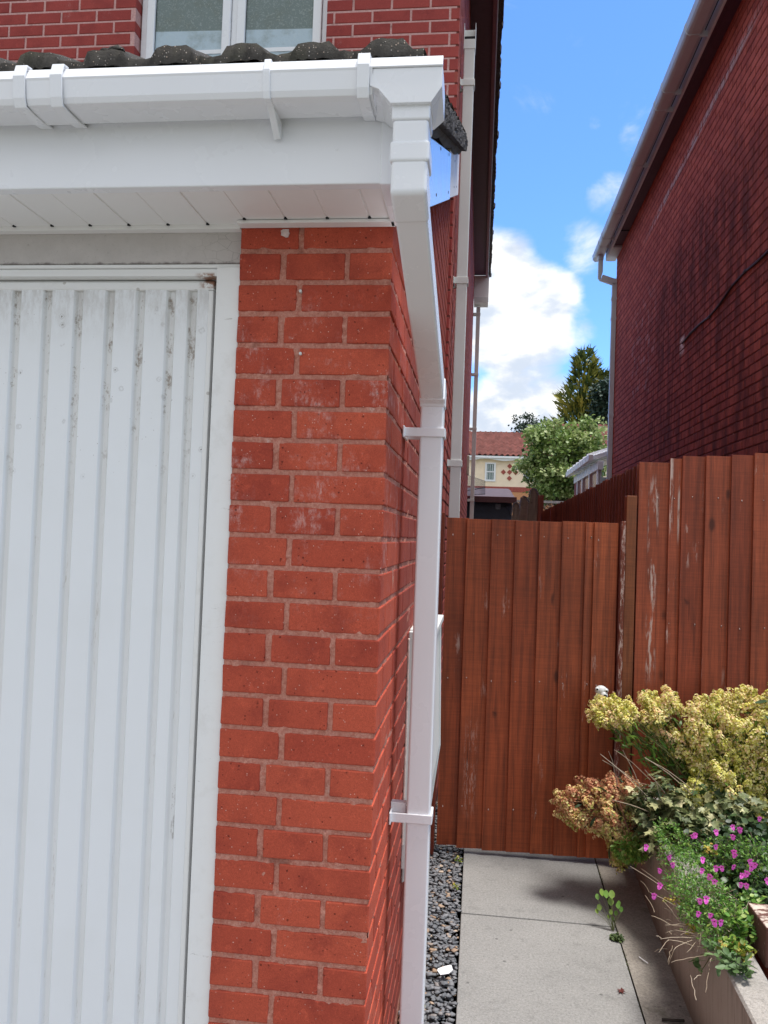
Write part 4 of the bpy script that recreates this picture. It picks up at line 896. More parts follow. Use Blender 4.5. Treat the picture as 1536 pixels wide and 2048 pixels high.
e = MB(); e.box(-1.42, re_[0]+.02, 12.31, 12.348, zf1-.085, zf1+.02); e.build('roof_board', plain('maroon_board', (.09, .02, .02), .45), SH, bevel=.004)
bx_ = at(996, 1013, 12.55); e = MB(); e.box(bx_[0]-.045, bx_[0]+.045, 12.54, 12.586, bx_[2]-.05, bx_[2]+.05); jb = e.build('junction_box', plain('grey_plastic', (.22, .23, .26), .5), SH, bevel=.006)
e = MB(); e.tube([(bx_[0]+.045, 12.56, bx_[2]), (bx_[0]+.12, 12.57, bx_[2]+.01), (bx_[0]+.19, 12.57, bx_[2]-.06), (bx_[0]+.23, 12.57, bx_[2]-.16)], .008, 5); e.build('cable', CABLE, jb)

# ================================================================== FAR HOUSES
def far_roof(name, xl, xr, yeave, zeave, yr, zr, parent, mat):
    e = MB(); rows = 15; cols = int((xr-xl)/.30); vs = []; fs = []
    for r in range(rows):
        for s_ in (0, 1):
            t = (r+s_)/rows; yy = yeave+(yr-yeave)*t; zz = zeave+(zr-zeave)*t+(.09 if s_ == 0 else -.03)
            for c in range(cols*4+1):
                ph = (c % 4); vs.append((xl+(xr-xl)*c/(cols*4), yy, zz+(.075 if ph in (1, 2) else 0)))
    n = cols*4+1
    for r in range(rows*2-1):
        for c in range(n-1): a_ = r*n+c; fs.append((a_, a_+1, a_+n+1, a_+n))
    e.add(vs, fs); e.add([(xl, yeave, zeave-.05), (xr, yeave, zeave-.05), (xr, yr, zr-.05), (xl, yr, zr-.05)], [(0, 1, 2, 3)])
    e.add([(xl, yr, zr+.05), (xr, yr, zr+.05), (xr, yr+(yr-yeave), zeave), (xl, yr+(yr-yeave), zeave)], [(0, 1, 2, 3)]); return e.build(name, mat, parent)
RT = plain('red_roof_tiles', (.34, .155, .13), .85, .35, 3); CREAM = plain('cream_render', (.90, .74, .56), .9, .08, 2); ORB = plain('orange_brick', (.55, .26, .13), .9, .25, 30); RDB = plain('red_brick_band', (.36, .09, .07), .9, .3, 25)
WGL = plain('blind_behind_glass', (.10, .15, .15), .15, .2, 3)
FY = 42.0
def fx(x, y=930): return at(x, y, FY)[0]
def fz(y, x=990): return at(x, y, FY)[2]
FH = thing('cream_house', 'distant cream rendered house with brown tiled roof and red diamond tiles', 'house', (2, 46, 0))
xr_ = fx(1108); ze = fz(917)
e = MB(); e.box(-9, xr_, FY, FY+8, fz(973), ze+.1); e.build('wall', CREAM, FH)
e = MB(); e.box(-9, xr_, FY-.02, FY+7.9, fz(983), fz(973)-.002)
for k in range(90): e.box(-9+k*.17, -9+k*.17+.13, FY-.035, FY-.021, fz(983)+.02, fz(973)-.03)
e.build('brick_band', RDB, FH)
e = MB(); e.box(-9, xr_, FY-.005, FY+7.9, -1, fz(983)-.002); e.build('lower_wall', ORB, FH)
far_roof('roof', -9, xr_+.1, FY-.35, ze+.05, FY+3.6, fz(861)+ (3.95/44*.0) + .36, FH, RT)
e = MB(); n = 60; vs = []
for k in range(n+1):
    xx = -9+(xr_+9)*k/n; zz = ze-.10+.05*math.sin(xx*3.2); vs += [(xx, FY-.30, ze+.10), (xx, FY-.30, zz)]  # wavy lower edge puts the gutter's shadow line into the fascia shape
e.add(vs, [(2*k, 2*k+1, 2*k+3, 2*k+2) for k in range(n)]); e.box(-9, xr_, FY-.40, FY-.302, ze-.01, ze+.10); e.box(-9, xr_, FY-.299, FY, ze-.02, ze+.06); e.build('fascia', PVC, FH)
def far_window(xa_, xb_, ya_, yb_, H_, mid=True):
    wv_ = bpy.data.objects.new('window', None); COL.objects.link(wv_); wv_.parent = H_; wv_.matrix_parent_inverse = H_.matrix_world.inverted()
    X0, X1, Z1, Z0_ = fx(xa_), fx(xb_), fz(ya_, xa_), fz(yb_, xa_)
    e = MB(); e.box(X0-.10, X0, FY-.06, FY+.02, Z0_-.10, Z1+.08); e.box(X1, X1+.10, FY-.06, FY+.02, Z0_-.10, Z1+.08); e.box(X0, X1, FY-.06, FY+.02, Z1, Z1+.08); e.box(X0, X1, FY-.06, FY+.02, Z0_-.10, Z0_); zm = (Z0_+Z1)/2; e.box(X0, X1, FY-.055, FY+.02, zm-.03, zm+.03); e.build('frame', PVC, wv_)
    e = MB(); e.box(X0, X1, FY-.02, FY-.008, Z0_, Z1); pn = e.build('pane', WGL, wv_)
    e = MB(); k = X0+.03
    while k < X1: e.box(k, k+.05, FY-.03, FY-.021, Z0_+.02, zm-.04); e.box(k, k+.05, FY-.03, FY-.021, zm+.04, Z1-.02); k += .12
    e.build('blind', plain('grey_blind', (.45, .50, .50), .7), wv_)
far_window(974, 988, 928, 959, FH); far_window(1051, 1072, 926, 958, FH)
e = MB(); cx, cz_ = fx(1019.5), fz(944.5, 1019); dd = .235
for (i, j) in ((0, 0), (1, 0), (-1, 0), (0, 1), (0, -1)):
    x, z = cx+i*.33, cz_+j*.33; e.prism([(x-.14, z), (x, z-.14), (x+.14, z), (x, z+.14)], 'y', FY-.03, FY+.01)
e.build('diamond_tiles', RDB, FH)
FH2 = thing('tiled_house', 'distant house with higher red tiled roof behind the bushy tree', 'house', (8, 46, 0))
e = MB(); e.box(xr_+.01, 16, FY-.6, FY+7.4, -1, fz(917)+.3); e.build('wall', CREAM, FH2)
far_roof('roof', xr_-.05, 16.2, FY-1.0, ze+.35, FY+3.2, fz(848, 1150)+.42, FH2, RT)

# ================================================================== TREES
def limb_tree(name, label, base, trunk_h, cen, rad, nclump, nleaf, leaf, mat, r0=.12, tonef=None, flat=1.0, clump_r=.3, shell=.35, top_bias=True, cat='tree', seed=1):
    global rng
    rg_ = np.random.default_rng(seed); T = thing(name, label, cat, tuple(base)); cen = np.array(cen, float); rad = np.array(rad, float)
    d = rg_.normal(size=(nclump, 3)); d /= np.linalg.norm(d, axis=1, keepdims=True); rr = rg_.uniform(shell, 1.0, nclump)**.6
    lob = 1+.22*np.sin(d[:, 0]*5+1.3)*np.cos(d[:, 2]*4)+rg_.normal(0, .08, nclump)
    cc = cen+d*rad*(rr*lob)[:, None]
    tr = MB(); top = Vector(cen)-Vector((0, 0, rad[2]*.3)); tr.tube([Vector(base), Vector(base).lerp(top, .5)+Vector((r0*.5, 0, 0)), top], [r0, r0*.75, r0*.5], 8)
    tr.build('trunk', BARK, T)
    lm = MB()
    for k in rg_.choice(nclump, min(nclump, 46), replace=False):
        s0 = Vector(base).lerp(top, rg_.uniform(.45, 1.0)); e0 = Vector(cc[k]); mid = s0.lerp(e0, .5)+Vector((0, 0, rad[2]*.08)); lm.tube([s0, mid, e0], [r0*.28, r0*.16, r0*.04], 5)
    lm.build('limbs', BARK, T)
    idx = rg_.integers(0, nclump, nleaf); off = rg_.normal(size=(nleaf, 3)); off /= np.linalg.norm(off, axis=1, keepdims=True); off *= (rg_.random(nleaf)**.5)[:, None]*clump_r*rg_.uniform(.6, 1.3, nclump)[idx][:, None]; off[:, 2] *= .7*flat
    pos = cc[idx]+off; dirs = off/clump_r+rg_.normal(0, .6, (nleaf, 3)); dirs[:, 2] -= .15
    ct = rg_.uniform(0, 1, nclump); hh = (off[:, 2]/clump_r)
    tone = np.clip((ct[idx]*.55+.25+rg_.normal(0, .14, nleaf)), 0, 1)
    tv = [(0, 0, 0), (.42, .45, .06), (0, 1, -.05), (-.42, .45, .06), (0, .5, -.03)]; tf = [(0, 1, 4), (1, 2, 4), (2, 3, 4), (3, 0, 4)]
    scatter('crown', tv, tf, pos, frames(dirs, rg_.uniform(-1.2, 1.2, nleaf)), rg_.uniform(.7, 1.25, (nleaf, 1))*leaf, tone, mat, T); return T
c = at(1126, 930, 20); limb_tree('bushy_tree', 'bushy light green tree in front of the distant houses', (c[0], 20, 0), 2, c, (1.06, 1.0, 1.12), 260, 15000, .105, TREEL, .10, clump_r=.27, seed=3)
c = at(1058, 855, 62); limb_tree('distant_tree', 'small dark tree showing above the ridge of the cream house', (c[0], 62, 0), 7, c, (1.45, 1.2, 1.35), 46, 1500, .20, FART, .10, clump_r=.45, seed=5)
c = at(1222, 812, 50); limb_tree('evergreen_tree', 'dark blue-green evergreen in front of the right of the tall conifer', (c[0], 50, 0), 8, c, (1.05, 1.0, 1.7), 220, 9000, .22, DARKT, .2, clump_r=.5, seed=6)
# tall conifer: sprays turning up at the tip, golden outside
CT = thing('conifer', 'tall golden green conifer rising behind the distant houses', 'tree', (at(1165, 860, 55)[0], 55, 0))
tip = at(1170, 706, 55); bs_ = at(1165, 860, 55); xb = bs_[0]; Ht = tip[2]
e = MB(); e.tube([(xb, 55, 0), (xb+.1, 55, Ht*.6), (tip[0], 55, Ht-.3)], [.3, .2, .03], 8); e.build('trunk', BARK, CT)
tips = ((tip[0], Ht, 1.0), (tip[0]+1.35, Ht-1.4, .7), (tip[0]+.75, Ht-.9, .5)); P_ = []; Dv = []; Tn = []
rc = np.random.default_rng(9)
for (tx, tz, wq) in tips:
    for k in range(int(2400*wq)):
        u_ = rc.random()**.75; z = tz-u_*(tz-5.0); rmax = (.12+.40*(tz-z))*(.75 if wq < 1 else 1)*(1+.18*math.sin(z*2.7+tx)); rmax = min(rmax, 3.3)
        th = rc.uniform(0, 2*math.pi); rr = rmax*rc.uniform(.35, 1.05)**.6; P_.append((tx+(xb-tx)*u_+rr*math.cos(th), 55+rr*math.sin(th), z-rr*.12+rc.normal(0, .08)))
        Dv.append((math.cos(th)*.8+rc.normal(0, .25), math.sin(th)*.8, .62+rc.normal(0, .2))); Tn.append(np.clip(.15+.75*(rr/rmax-.45)*1.5+rc.normal(0, .2), 0, 1))
tv = [(0, 0, 0), (.16, .3, .03), (.07, .45, 0), (.17, .68, .05), (.05, .72, 0), (0, 1.15, .12), (-.05, .7, 0), (-.19, .62, .05), (-.07, .42, 0), (-.15, .28, .03)]; tf = [(0, 1, 2), (0, 2, 8), (0, 8, 9), (2, 3, 4), (2, 4, 6), (2, 6, 8), (4, 5, 6), (6, 7, 8)]
n = len(P_); scatter('crown', tv, tf, np.array(P_), frames(np.array(Dv), rc.uniform(-1.5, 1.5, n)), rc.uniform(.55, 1.05, (n, 1))*.85, Tn, CONIF, CT)

# ================================================================== PLANTER WALL, BRICK PIER
RW = thing('retaining_wall', 'low grey-brown rendered planter wall beside the concrete path', 'wall', (1.0, 1, 0))
e = MB()
def wx(y): return .958+.0315*(y+.5)
ys = [-1.2+.2*i for i in range(19)]; vs = []; fs = []
for y in ys:
    x = wx(y); bow = .004*math.sin(y*3); vs += [(x+bow, y, -.03), (x-.008+bow*.5, y, .370), (x-.004, y, .386), (x+.09, y, .386), (x+.095, y, .2), (x+.095, y, -.03)]
for i in range(len(ys)-1):
    for k in range(5): a = i*6+k; fs.append((a, a+6, a+7, a+1))
fs.append(tuple(range(5, -1, -1))); e.add(vs, fs); e.build('wall_face', REND, RW)
e = MB(); vs = []; fs = []
for y in ys:
    x = wx(y); vs += [(x-.010+random.uniform(-.002, .002), y, .386), (x-.004, y, .394), (x+.085, y, .396), (x+.098+random.uniform(-.003, .003), y, .388)]
for i in range(len(ys)-1):
    for k in range(3): a = i*4+k; fs.append((a, a+4, a+5, a+1))
e.add(vs, fs); e.build('wall_top', COPE, RW)
n = 22; e = MB(); vs = []; fs = []
for i in range(n+1):
    for j in range(n+1):
        y = -1.2+3.6*j/n; x = wx(y)+.09+(2.13-wx(y)-.09)*i/n; vs.append((x, y, .33+random.uniform(-.012, .012)))
for i in range(n):
    for j in range(n): a = i*(n+1)+j; fs.append((a, a+n+1, a+n+2, a+1))
e.add(vs, fs); kind(e.build('flower_bed', SOIL), 'structure')
GP = thing('garden_pier', 'low red brick pier with brown coping brick at the planter edge', 'pier', (1.24, .83, 0))
e = MB(); e.box(1.116, 1.345, .735, .905, .378, .499); e.build('coping_brick', CAPM, GP, bevel=.005, seg=3)
e = MB()
for r_ in range(5):
    z = .297-r_*.076
    if r_ % 2 == 0: e.box(1.132, 1.232, .745, .90, z, z+.066); e.box(1.243, 1.343, .745, .90, z, z+.066)
    else: e.box(1.142, 1.343, .745, .845, z, z+.066); e.box(1.142, 1.343, .856, .90, z, z+.066)
e.build('pier_brick', BSM, GP, bevel=.004, seg=3)
e = MB(); e.box(1.137, 1.340, .749, .897, -.02, .377); e.build('mortar', MG, GP)

# ================================================================== PLANTS
def ell(n, c, r, rg_, lo=.0):
    d = rg_.normal(size=(n, 3)); d /= np.linalg.norm(d, axis=1, keepdims=True); return np.array(c)+d*np.array(r)*(rg_.uniform(lo, 1, n)**.45)[:, None]
CUPV = [(0, 0, 0)]+[(.5*math.cos(a), .5*math.sin(a)*.95, .22+.05*(k % 2)) for k, a in enumerate([i*math.pi/3 for i in range(6)])]
CUPV = [(x, z_, y_) for x, y_, z_ in CUPV]     # cup opens along local +Y
CUPF = [(0, i, i % 6+1) for i in range(1, 7)]
def spurge(name, label, blobs, root, mat, seed, lower):
    rg_ = np.random.default_rng(seed); T = thing(name, label, 'shrub', tuple(root)); HP = []; HD = []; HT = []
    for (c_, r_, n_) in blobs:
        p_ = ell(n_, c_, r_, rg_, .15); HP.append(p_); q_ = (p_-np.array(root)); q_[:, 2] = abs(q_[:, 2])*.9+.12; q_ = q_/np.linalg.norm(q_, axis=1, keepdims=True)+rg_.normal(0, .28, (n_, 3)); HD.append(q_); HT.append(np.full(n_, rg_.uniform(-.02, .02)))
    HP = np.concatenate(HP); HD = np.concatenate(HD); HD /= np.linalg.norm(HD, axis=1, keepdims=True); nh = len(HP); zlo, zhi = HP[:, 2].min(), HP[:, 2].max()
    per = 104; pos = []; dr_ = []; tn = []
    for h in range(nh):
        ax = HD[h]; L_ = rg_.uniform(.045, .085); wd = rg_.uniform(.016, .026); ht = rg_.normal(.0, .13)+(.22 if mat is SPUR else .62)*((HP[h, 2]-zlo)/(zhi-zlo)-.5)
        t = rg_.random(per); th = rg_.uniform(0, 6.283, per); a_ = np.cross(ax, [.3, .2, 1.0]); a_ /= np.linalg.norm(a_); b_ = np.cross(ax, a_)
        rr = wd*(1.05-.65*t)*rg_.uniform(.75, 1.25, per); side = a_[None]*np.cos(th)[:, None]+b_[None]*np.sin(th)[:, None]
        pos.append(HP[h]-ax*L_*.6+ax[None]*(L_*t)[:, None]+side*rr[:, None]); dr_.append(side+ax[None]*(.5+.8*t)[:, None]+rg_.normal(0, .3, (per, 3))); tn.append(np.clip(.58+ht+rg_.normal(0, .24, per), 0, 1))
    pos = np.concatenate(pos); dr_ = np.concatenate(dr_); n_ = len(pos)
    scatter('flower_heads', CUPV, CUPF, pos, frames(dr_, rg_.uniform(0, 3, n_)), rg_.uniform(.0075, .0125, (n_, 1)), np.concatenate(tn), mat, T)
    st = MB()
    for h in range(0, nh, 3):
        r0_ = Vector(root)+Vector((rg_.normal(0, .09), rg_.normal(0, .06), 0)); e0 = Vector(HP[h]); mid = r0_.lerp(e0, .55)+Vector((0, 0, .07)); st.tube([r0_, mid, e0], [.0030, .0024, .0014], 4)
    st.build('stems', STEMR if 'red' in label else STEMG, T)
    # narrow leaves down the stems
    nl = lower; k = rg_.integers(0, nh, nl); t = rg_.uniform(.45, .93, nl)[:, None]; pl = np.array(root)+(HP[k]-np.array(root))*t+rg_.normal(0, .02, (nl, 3)); dl = (HP[k]-np.array(root))+rg_.normal(0, .35, (nl, 3)); dl[:, 2] -= .1
    lv = [(0, 0, 0), (.13, .4, .03), (.10, .75, -.02), (0, 1, -.12), (-.10, .75, -.02), (-.13, .4, .03)]; lf = [(0, 1, 5), (1, 2, 4, 5), (2, 3, 4)]
    scatter('leaves', lv, lf, pl, frames(dl, rg_.uniform(-1, 1, nl)), rg_.uniform(.035, .06, (nl, 1)), rg_.random(nl), LEAFG if 'red' not in label else LEAFD, T); return T
def E(x, y, Y): return at(x, y, Y)
def G(x, y, z):
    d = ray(x, y); return CAM + d*(z-CAM[2])/d[2]
big = [(E(1225, 1425, 2.12), (.115, .09, .075), 62), (E(1310, 1420, 2.14), (.10, .09, .085), 46), (E(1420, 1450, 2.08), (.13, .13, .13), 90), (E(1500, 1480, 2.02), (.14, .15, .16), 110), (E(1395, 1500, 2.08), (.12, .12, .10), 60), (E(1450, 1560, 2.0), (.16, .14, .13), 95), (E(1560, 1560, 1.95), (.14, .15, .22), 80), (E(1330, 1465, 2.14), (.08, .07, .05), 22), (E(1445, 1405, 2.12), (.06, .06, .06), 16), (E(1335, 1400, 2.14), (.05, .05, .05), 12), (E(1490, 1400, 2.1), (.05, .06, .05), 14), (E(1530, 1410, 2.05), (.05, .06, .05), 18), (E(1400, 1590, 1.95), (.10, .08, .06), 34), (E(1500, 1620, 1.9), (.12, .08, .06), 40)]
spurge('spurge_shrub', 'large yellow flowering spurge shrub in the planter against the fence', big, (1.36, 2.12, .34), SPUR, 21, 2400)
low = [(E(1150, 1610, 2.0), (.10, .08, .085), 52), (E(1215, 1630, 1.98), (.085, .09, .11), 55), (E(1240, 1570, 2.02), (.09, .07, .035), 20), (E(1195, 1575, 2.02), (.10, .07, .035), 24), (E(1262, 1690, 1.95), (.06, .07, .06), 22), (E(1230, 1700, 1.98), (.04, .05, .05), 12)]
spurge('spurge_shrub', 'smaller reddish spurge with browning heads leaning over the path', low, (1.08, 2.02, .36), SPURR, 22, 260)
rg_ = np.random.default_rng(31)
# fresh lime foliage at the foot of the reddish spurge
T = thing('leafy_clump', 'low lime green leafy clump hanging over the planter wall end', 'plant', tuple(E(1265, 1700, 1.95)))
lv = [(0, 0, 0), (.20, .35, .05), (.17, .7, .0), (0, 1, -.1), (-.17, .7, 0), (-.20, .35, .05), (0, .5, -.02)]; lf = [(0, 1, 6), (1, 2, 6), (2, 3, 6), (3, 4, 6), (4, 5, 6), (5, 0, 6)]
n = 520; ps = ell(n, E(1262, 1695, 1.9), (.075, .06, .065), rg_); dr = ps-np.array(E(1262, 1680, 1.95))+rg_.normal(0, .04, (n, 3)); scatter('leaves', lv, lf, ps, frames(dr, rg_.uniform(-1, 1, n)), rg_.uniform(.016, .03, (n, 1)), rg_.uniform(.3, 1, n), LEAFG, T)
# variegated leafy shrub in the middle with bare twigs
T = thing('variegated_shrub', 'cream and green variegated leafy shrub with bare twigs below the spurge', 'shrub', (1.17, 1.85, .34))
MLV = [(0, 0, 0), (.10, .12, .02), (.34, .22, .0), (.22, .42, .03), (.40, .62, -.04), (.16, .70, .02), (0, 1.0, -.10), (-.16, .70, .02), (-.40, .62, -.04), (-.22, .42, .03), (-.34, .22, 0), (-.10, .12, .02), (0, .45, -.05)]
MLF = [(12, i, i % 11+1) if i < 11 else (12, 11, 0) for i in range(1, 12)]+[(12, 0, 1)]
blobs = [(E(1330, 1600, 1.86), (.10, .10, .12), 150), (E(1390, 1640, 1.75), (.13, .12, .08), 170), (E(1340, 1690, 1.70), (.10, .10, .08), 120), (E(1480, 1620, 1.80), (.12, .10, .07), 120), (E(1270, 1600, 1.9), (.05, .06, .08), 40), (E(1300, 1650, 1.84), (.07, .08, .10), 60)]
ps = np.concatenate([ell(n_, c_, r_, rg_) for c_, r_, n_ in blobs]); n = len(ps); dr = rg_.normal(size=(n, 3)); dr[:, 2] = dr[:, 2]*.4-.25; dr[:, 1] -= .35
scatter('leaves', MLV, MLF, ps, frames(dr, rg_.uniform(-.8, .8, n)), rg_.uniform(.035, .065, (n, 1)), np.clip(rg_.normal(.38, .26, n), 0, 1), LEAFV, T)
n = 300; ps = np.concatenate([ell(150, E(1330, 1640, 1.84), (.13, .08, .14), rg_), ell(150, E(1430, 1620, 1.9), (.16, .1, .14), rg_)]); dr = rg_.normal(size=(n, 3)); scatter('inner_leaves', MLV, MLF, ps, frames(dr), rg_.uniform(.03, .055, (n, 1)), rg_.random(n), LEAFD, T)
def arc(a_, b_, sag, k=6): a_, b_ = Vector(a_), Vector(b_); return [a_.lerp(b_, i/k)+Vector((rg_.normal(0, .0012), rg_.normal(0, .0012), sag*math.sin(math.pi*i/k))) for i in range(k+1)]
tw = MB()
for (xa_, ya_, xb_, yb_) in ((1200, 1508, 1322, 1620), (1204, 1520, 1300, 1585), (1218, 1503, 1235, 1570), (1245, 1500, 1290, 1600), (1290, 1515, 1385, 1590), (1290, 1517, 1380, 1575), (1225, 1600, 1330, 1640), (1330, 1600, 1400, 1690), (1345, 1650, 1450, 1700), (1405, 1530, 1385, 1590), (1230, 1500, 1300, 1560), (1290, 1540, 1345, 1610), (1310, 1560, 1330, 1640)):
    Ya = 1.78; tw.tube(arc(at(xa_, ya_, Ya), at(xb_, yb_, Ya+.08), .01), [.0012]+[.0018]*5+[.0022], 4)
tw.build('twigs', TWIG, T)
# stems under the big spurge, dark interior
# pink flowered plant
PF = thing('flowering_plant', 'bright pink flowered plant trailing over the planter wall', 'plant', (1.30, 1.4, .34))
blobs = [(E(1450, 1720, 1.50), (.15, .13, .085), 1900), (G(1410, 1790, .46), (.10, .11, .06), 1200), (E(1510, 1730, 1.40), (.10, .12, .10), 1300), (E(1350, 1720, 1.52), (.07, .07, .05), 420), (G(1455, 1840, .44), (.07, .09, .05), 600), (G(1360, 1770, .43), (.06, .09, .04), 420), (G(1390, 1830, .42), (.055, .08, .035), 460), (G(1425, 1875, .41), (.05, .07, .03), 420), ((1.045, 1.62, .44), (.07, .16, .05), 620), ((1.06, 1.32, .43), (.08, .16, .05), 700), ((1.055, 1.05, .42), (.065, .12, .04), 480)]
ps = np.concatenate([ell(n_, c_, r_, rg_, .2) for c_, r_, n_ in blobs]); n = len(ps); dr = rg_.normal(size=(n, 3)); dr[:, 2] += .3
sv = [(0, 0, 0), (.22, .4, .04), (0, 1, -.05), (-.22, .4, .04)]; sf_ = [(0, 1, 2), (0, 2, 3)]
scatter('leaves', sv, sf_, ps, frames(dr, rg_.uniform(-1, 1, n)), rg_.uniform(.009, .019, (n, 1)), np.clip(rg_.normal(.35, .25, n), 0, 1), LEAFG, PF)
st = MB()
for k in range(480):
    c_, r_, n_ = blobs[rg_.choice(8, p=[.20, .16, .12, .08, .10, .10, .12, .12])]; e0 = ell(1, c_, np.array(r_)*1.15, rg_, .6)[0]; s0 = np.array(c_)+rg_.normal(0, .03, 3)-np.array([-.03, -.03, .05]); st.tube(arc(s0, e0, rg_.uniform(0, .02), 4), .0009, 3, (random.random(),)*3)
st.build('stems', TWIG, PF)
def petal_flower():
    mb = MB(); ang = [90, 25, 155, 235, 305, 270]; ln = [.55, .62, .62, .7, .7, .95]
    for a_, l_ in zip(ang, ln):
        a_ = R(a_); ux, uz = math.cos(a_), math.sin(a_); px_, pz = -uz, ux; wd = .25 if l_ < .9 else .38; y_ = -.08
        vs = [(0, 0, 0), (ux*l_*.5+px_*wd, y_, uz*l_*.5+pz*wd), (ux*l_*.95+px_*wd*.7, y_*2, uz*l_*.95+pz*wd*.7), (ux*l_*1.05, y_*1.3, uz*l_*1.05), (ux*l_*.95-px_*wd*.7, y_*2, uz*l_*.95-pz*wd*.7), (ux*l_*.5-px_*wd, y_, uz*l_*.5-pz*wd)]
        mb.add(vs, [(0, 1, 2, 3), (0, 3, 4, 5)], (rg_.random(), .5, .5))
    return mb
fl_px = ((1292, 1693), (1338, 1713), (1345, 1728), (1320, 1740), (1320, 1770), (1308, 1790), (1385, 1671), (1391, 1669), (1432, 1663), (1465, 1653), (1480, 1658), (1466, 1672), (1519, 1636), (1431, 1692), (1405, 1718), (1404, 1740), (1468, 1703), (1470, 1709), (1500, 1722), (1510, 1729), (1503, 1733), (1420, 1752), (1429, 1763), (1484, 1750), (1494, 1746), (1482, 1768), (1493, 1770), (1400, 1800), (1412, 1797), (1397, 1826), (1421, 1829), (1429, 1843), (1441, 1843), (1432, 1735), (1443, 1735), (1467, 1732), (1534, 1760))
fme = None
for k, (x, y) in enumerate(fl_px):
    Yk = 1.60-.0033*(y-1640)-.10+rg_.uniform(-.01, .01)-.10*(1 if x > 1380 else 0)*.8; c_ = at(x, y, Yk)
    if fme is None:
        o = petal_flower().build('flower', PINK, PF); fme = o.data; fme.materials.append(PINKD)
        thm = MB(); thm.tube([(0, -.20, .02), (0, -.03, .0)], [.08, .14], 6); tho = thm.build('flower_centre', PINKD, o); cme = tho.data
    else:
        o = bpy.data.objects.new('flower', fme); COL.objects.link(o); o.parent = PF; o.matrix_parent_inverse = PF.matrix_world.inverted()
        tho = bpy.data.objects.new('flower_centre', cme); COL.objects.link(tho); tho.parent = o
    s_ = rg_.uniform(.0135, .0175); o.location = tuple(c_); o.scale = (s_, s_, s_); o.rotation_euler = (rg_.uniform(-.35, .35), rg_.uniform(-.4, .4), rg_.uniform(-.7, .4))
# dry straggling twigs over the wall
DT = thing('dry_twigs', 'bare pale dry twigs spilling over the planter wall', 'twigs', (1.1, 1.2, .38)); tw = MB()
lines = ((1260, 1732, 1345, 1790), (1282, 1737, 1360, 1800), (1282, 1762, 1300, 1785), (1300, 1785, 1380, 1830), (1303, 1832, 1340, 1850), (1340, 1850, 1410, 1865), (1313, 1872, 1322, 1878), (1320, 1878, 1390, 1876), (1318, 1905, 1336, 1880), (1336, 1925, 1345, 1892), (1345, 1900, 1385, 1880), (1343, 1925, 1410, 1912), (1376, 1905, 1405, 1870), (1388, 1960, 1400, 1950), (1380, 1950, 1392, 2000), (1411, 1985, 1418, 1930), (1418, 1930, 1430, 1908), (1350, 1762, 1400, 1800), (1355, 1765, 1385, 1780), (1385, 1780, 1380, 1815), (1330, 1850, 1420, 1852), (1360, 1870, 1440, 1840), (1350, 1860, 1430, 1880), (1400, 1868, 1440, 1890), (1336, 1880, 1390, 1893), (1325, 1800, 1360, 1845), (1290, 1790, 1310, 1825))
for (xa_, ya_, xb_, yb_) in lines:
    Ya, Yb = 1.32-.0030*(ya_-1732)-.04, 1.32-.0030*(yb_-1732); tw.tube(arc(at(xa_, ya_, Ya), at(xb_, yb_, Yb), .004), [.0006]+[.0010]*5+[.0013], 4)
for k in range(50):
    x, y = rg_.uniform(1330, 1460), rg_.uniform(1830, 1905); Ya = 1.32-.0030*(y-1732)+rg_.uniform(-.02, .08); a_ = at(x, y, Ya); tw.tube(arc(a_, a_+rg_.normal(0, .035, 3), .006, 4), .0009, 3, (random.random(),)*3)
tw.build('twig_mass', TWIG, DT)
# small-leaved green shrub and yellowing shoots near the pier, sage at the corner
T = thing('small_leaved_shrub', 'small rounded green leaves and yellowing shoots beside the brown coping brick', 'shrub', (1.14, .98, .36))
BLV = [(0, 0, 0), (.30, .25, .04), (.38, .55, .0), (.22, .88, -.02), (0, 1, -.05), (-.22, .88, -.02), (-.38, .55, 0), (-.30, .25, .04), (0, .5, -.05)]; BLF = [(8, i, i % 7+1) for i in range(1, 7)]+[(8, 7, 0), (8, 0, 1)]
def leafy(T_, name, blobs_, size, mat, lo=0., hi=1., V=BLV, F=BLF, up=.2, front=-.4):
    ps_ = np.concatenate([ell(n_, c_, r_, rg_) for c_, r_, n_ in blobs_]); n_ = len(ps_); d_ = rg_.normal(size=(n_, 3)); d_[:, 2] = d_[:, 2]*.6+up; d_[:, 1] += front
    return scatter(name, V, F, ps_, frames(d_, rg_.uniform(-.9, .9, n_)), rg_.uniform(.75, 1.25, (n_, 1))*size, rg_.uniform(lo, hi, n_), mat, T_)
leafy(T, 'leaves', [(G(1480, 1850, .45), (.05, .06, .05), 190), (G(1500, 1800, .47), (.04, .05, .04), 80), (G(1470, 1895, .43), (.045, .05, .03), 110)], .019, LEAFG)
for bl_ in [(G(1475, 1900, .43), (.055, .04, .03), 110), (E(1420, 1700, 1.45), (.03, .03, .03), 40), (E(1400, 1775, 1.3), (.02, .02, .03), 30), (G(1350, 1800, .40), (.05, .03, .02), 46), (G(1385, 1862, .39), (.03, .03, .012), 30)]: leafy(T, 'yellow_shoots', [bl_], .014, LEAFY)
T = thing('sage_plant', 'grey-green oval leaved sage at the near corner of the planter', 'plant', (1.08, .86, .38))
leafy(T, 'leaves', [(G(1455, 1920, .42), (.050, .035, .022), 44), (G(1482, 1938, .42), (.030, .03, .022), 30), (G(1430, 1895, .42), (.02, .03, .02), 9)], .033, LEAFS, V=[(x*.62, y, z) for x, y, z in BLV])
e = MB(); e.tube(arc(at(1440, 1905, .92), at(1385, 1920, .86), .01), .0016, 4); e.build('stem', STEMG, T); e = MB(); e.tube(arc(at(1430, 1905, .90), at(1400, 1950, .84), .01), .0014, 4); e.build('stem', STEMG, T)
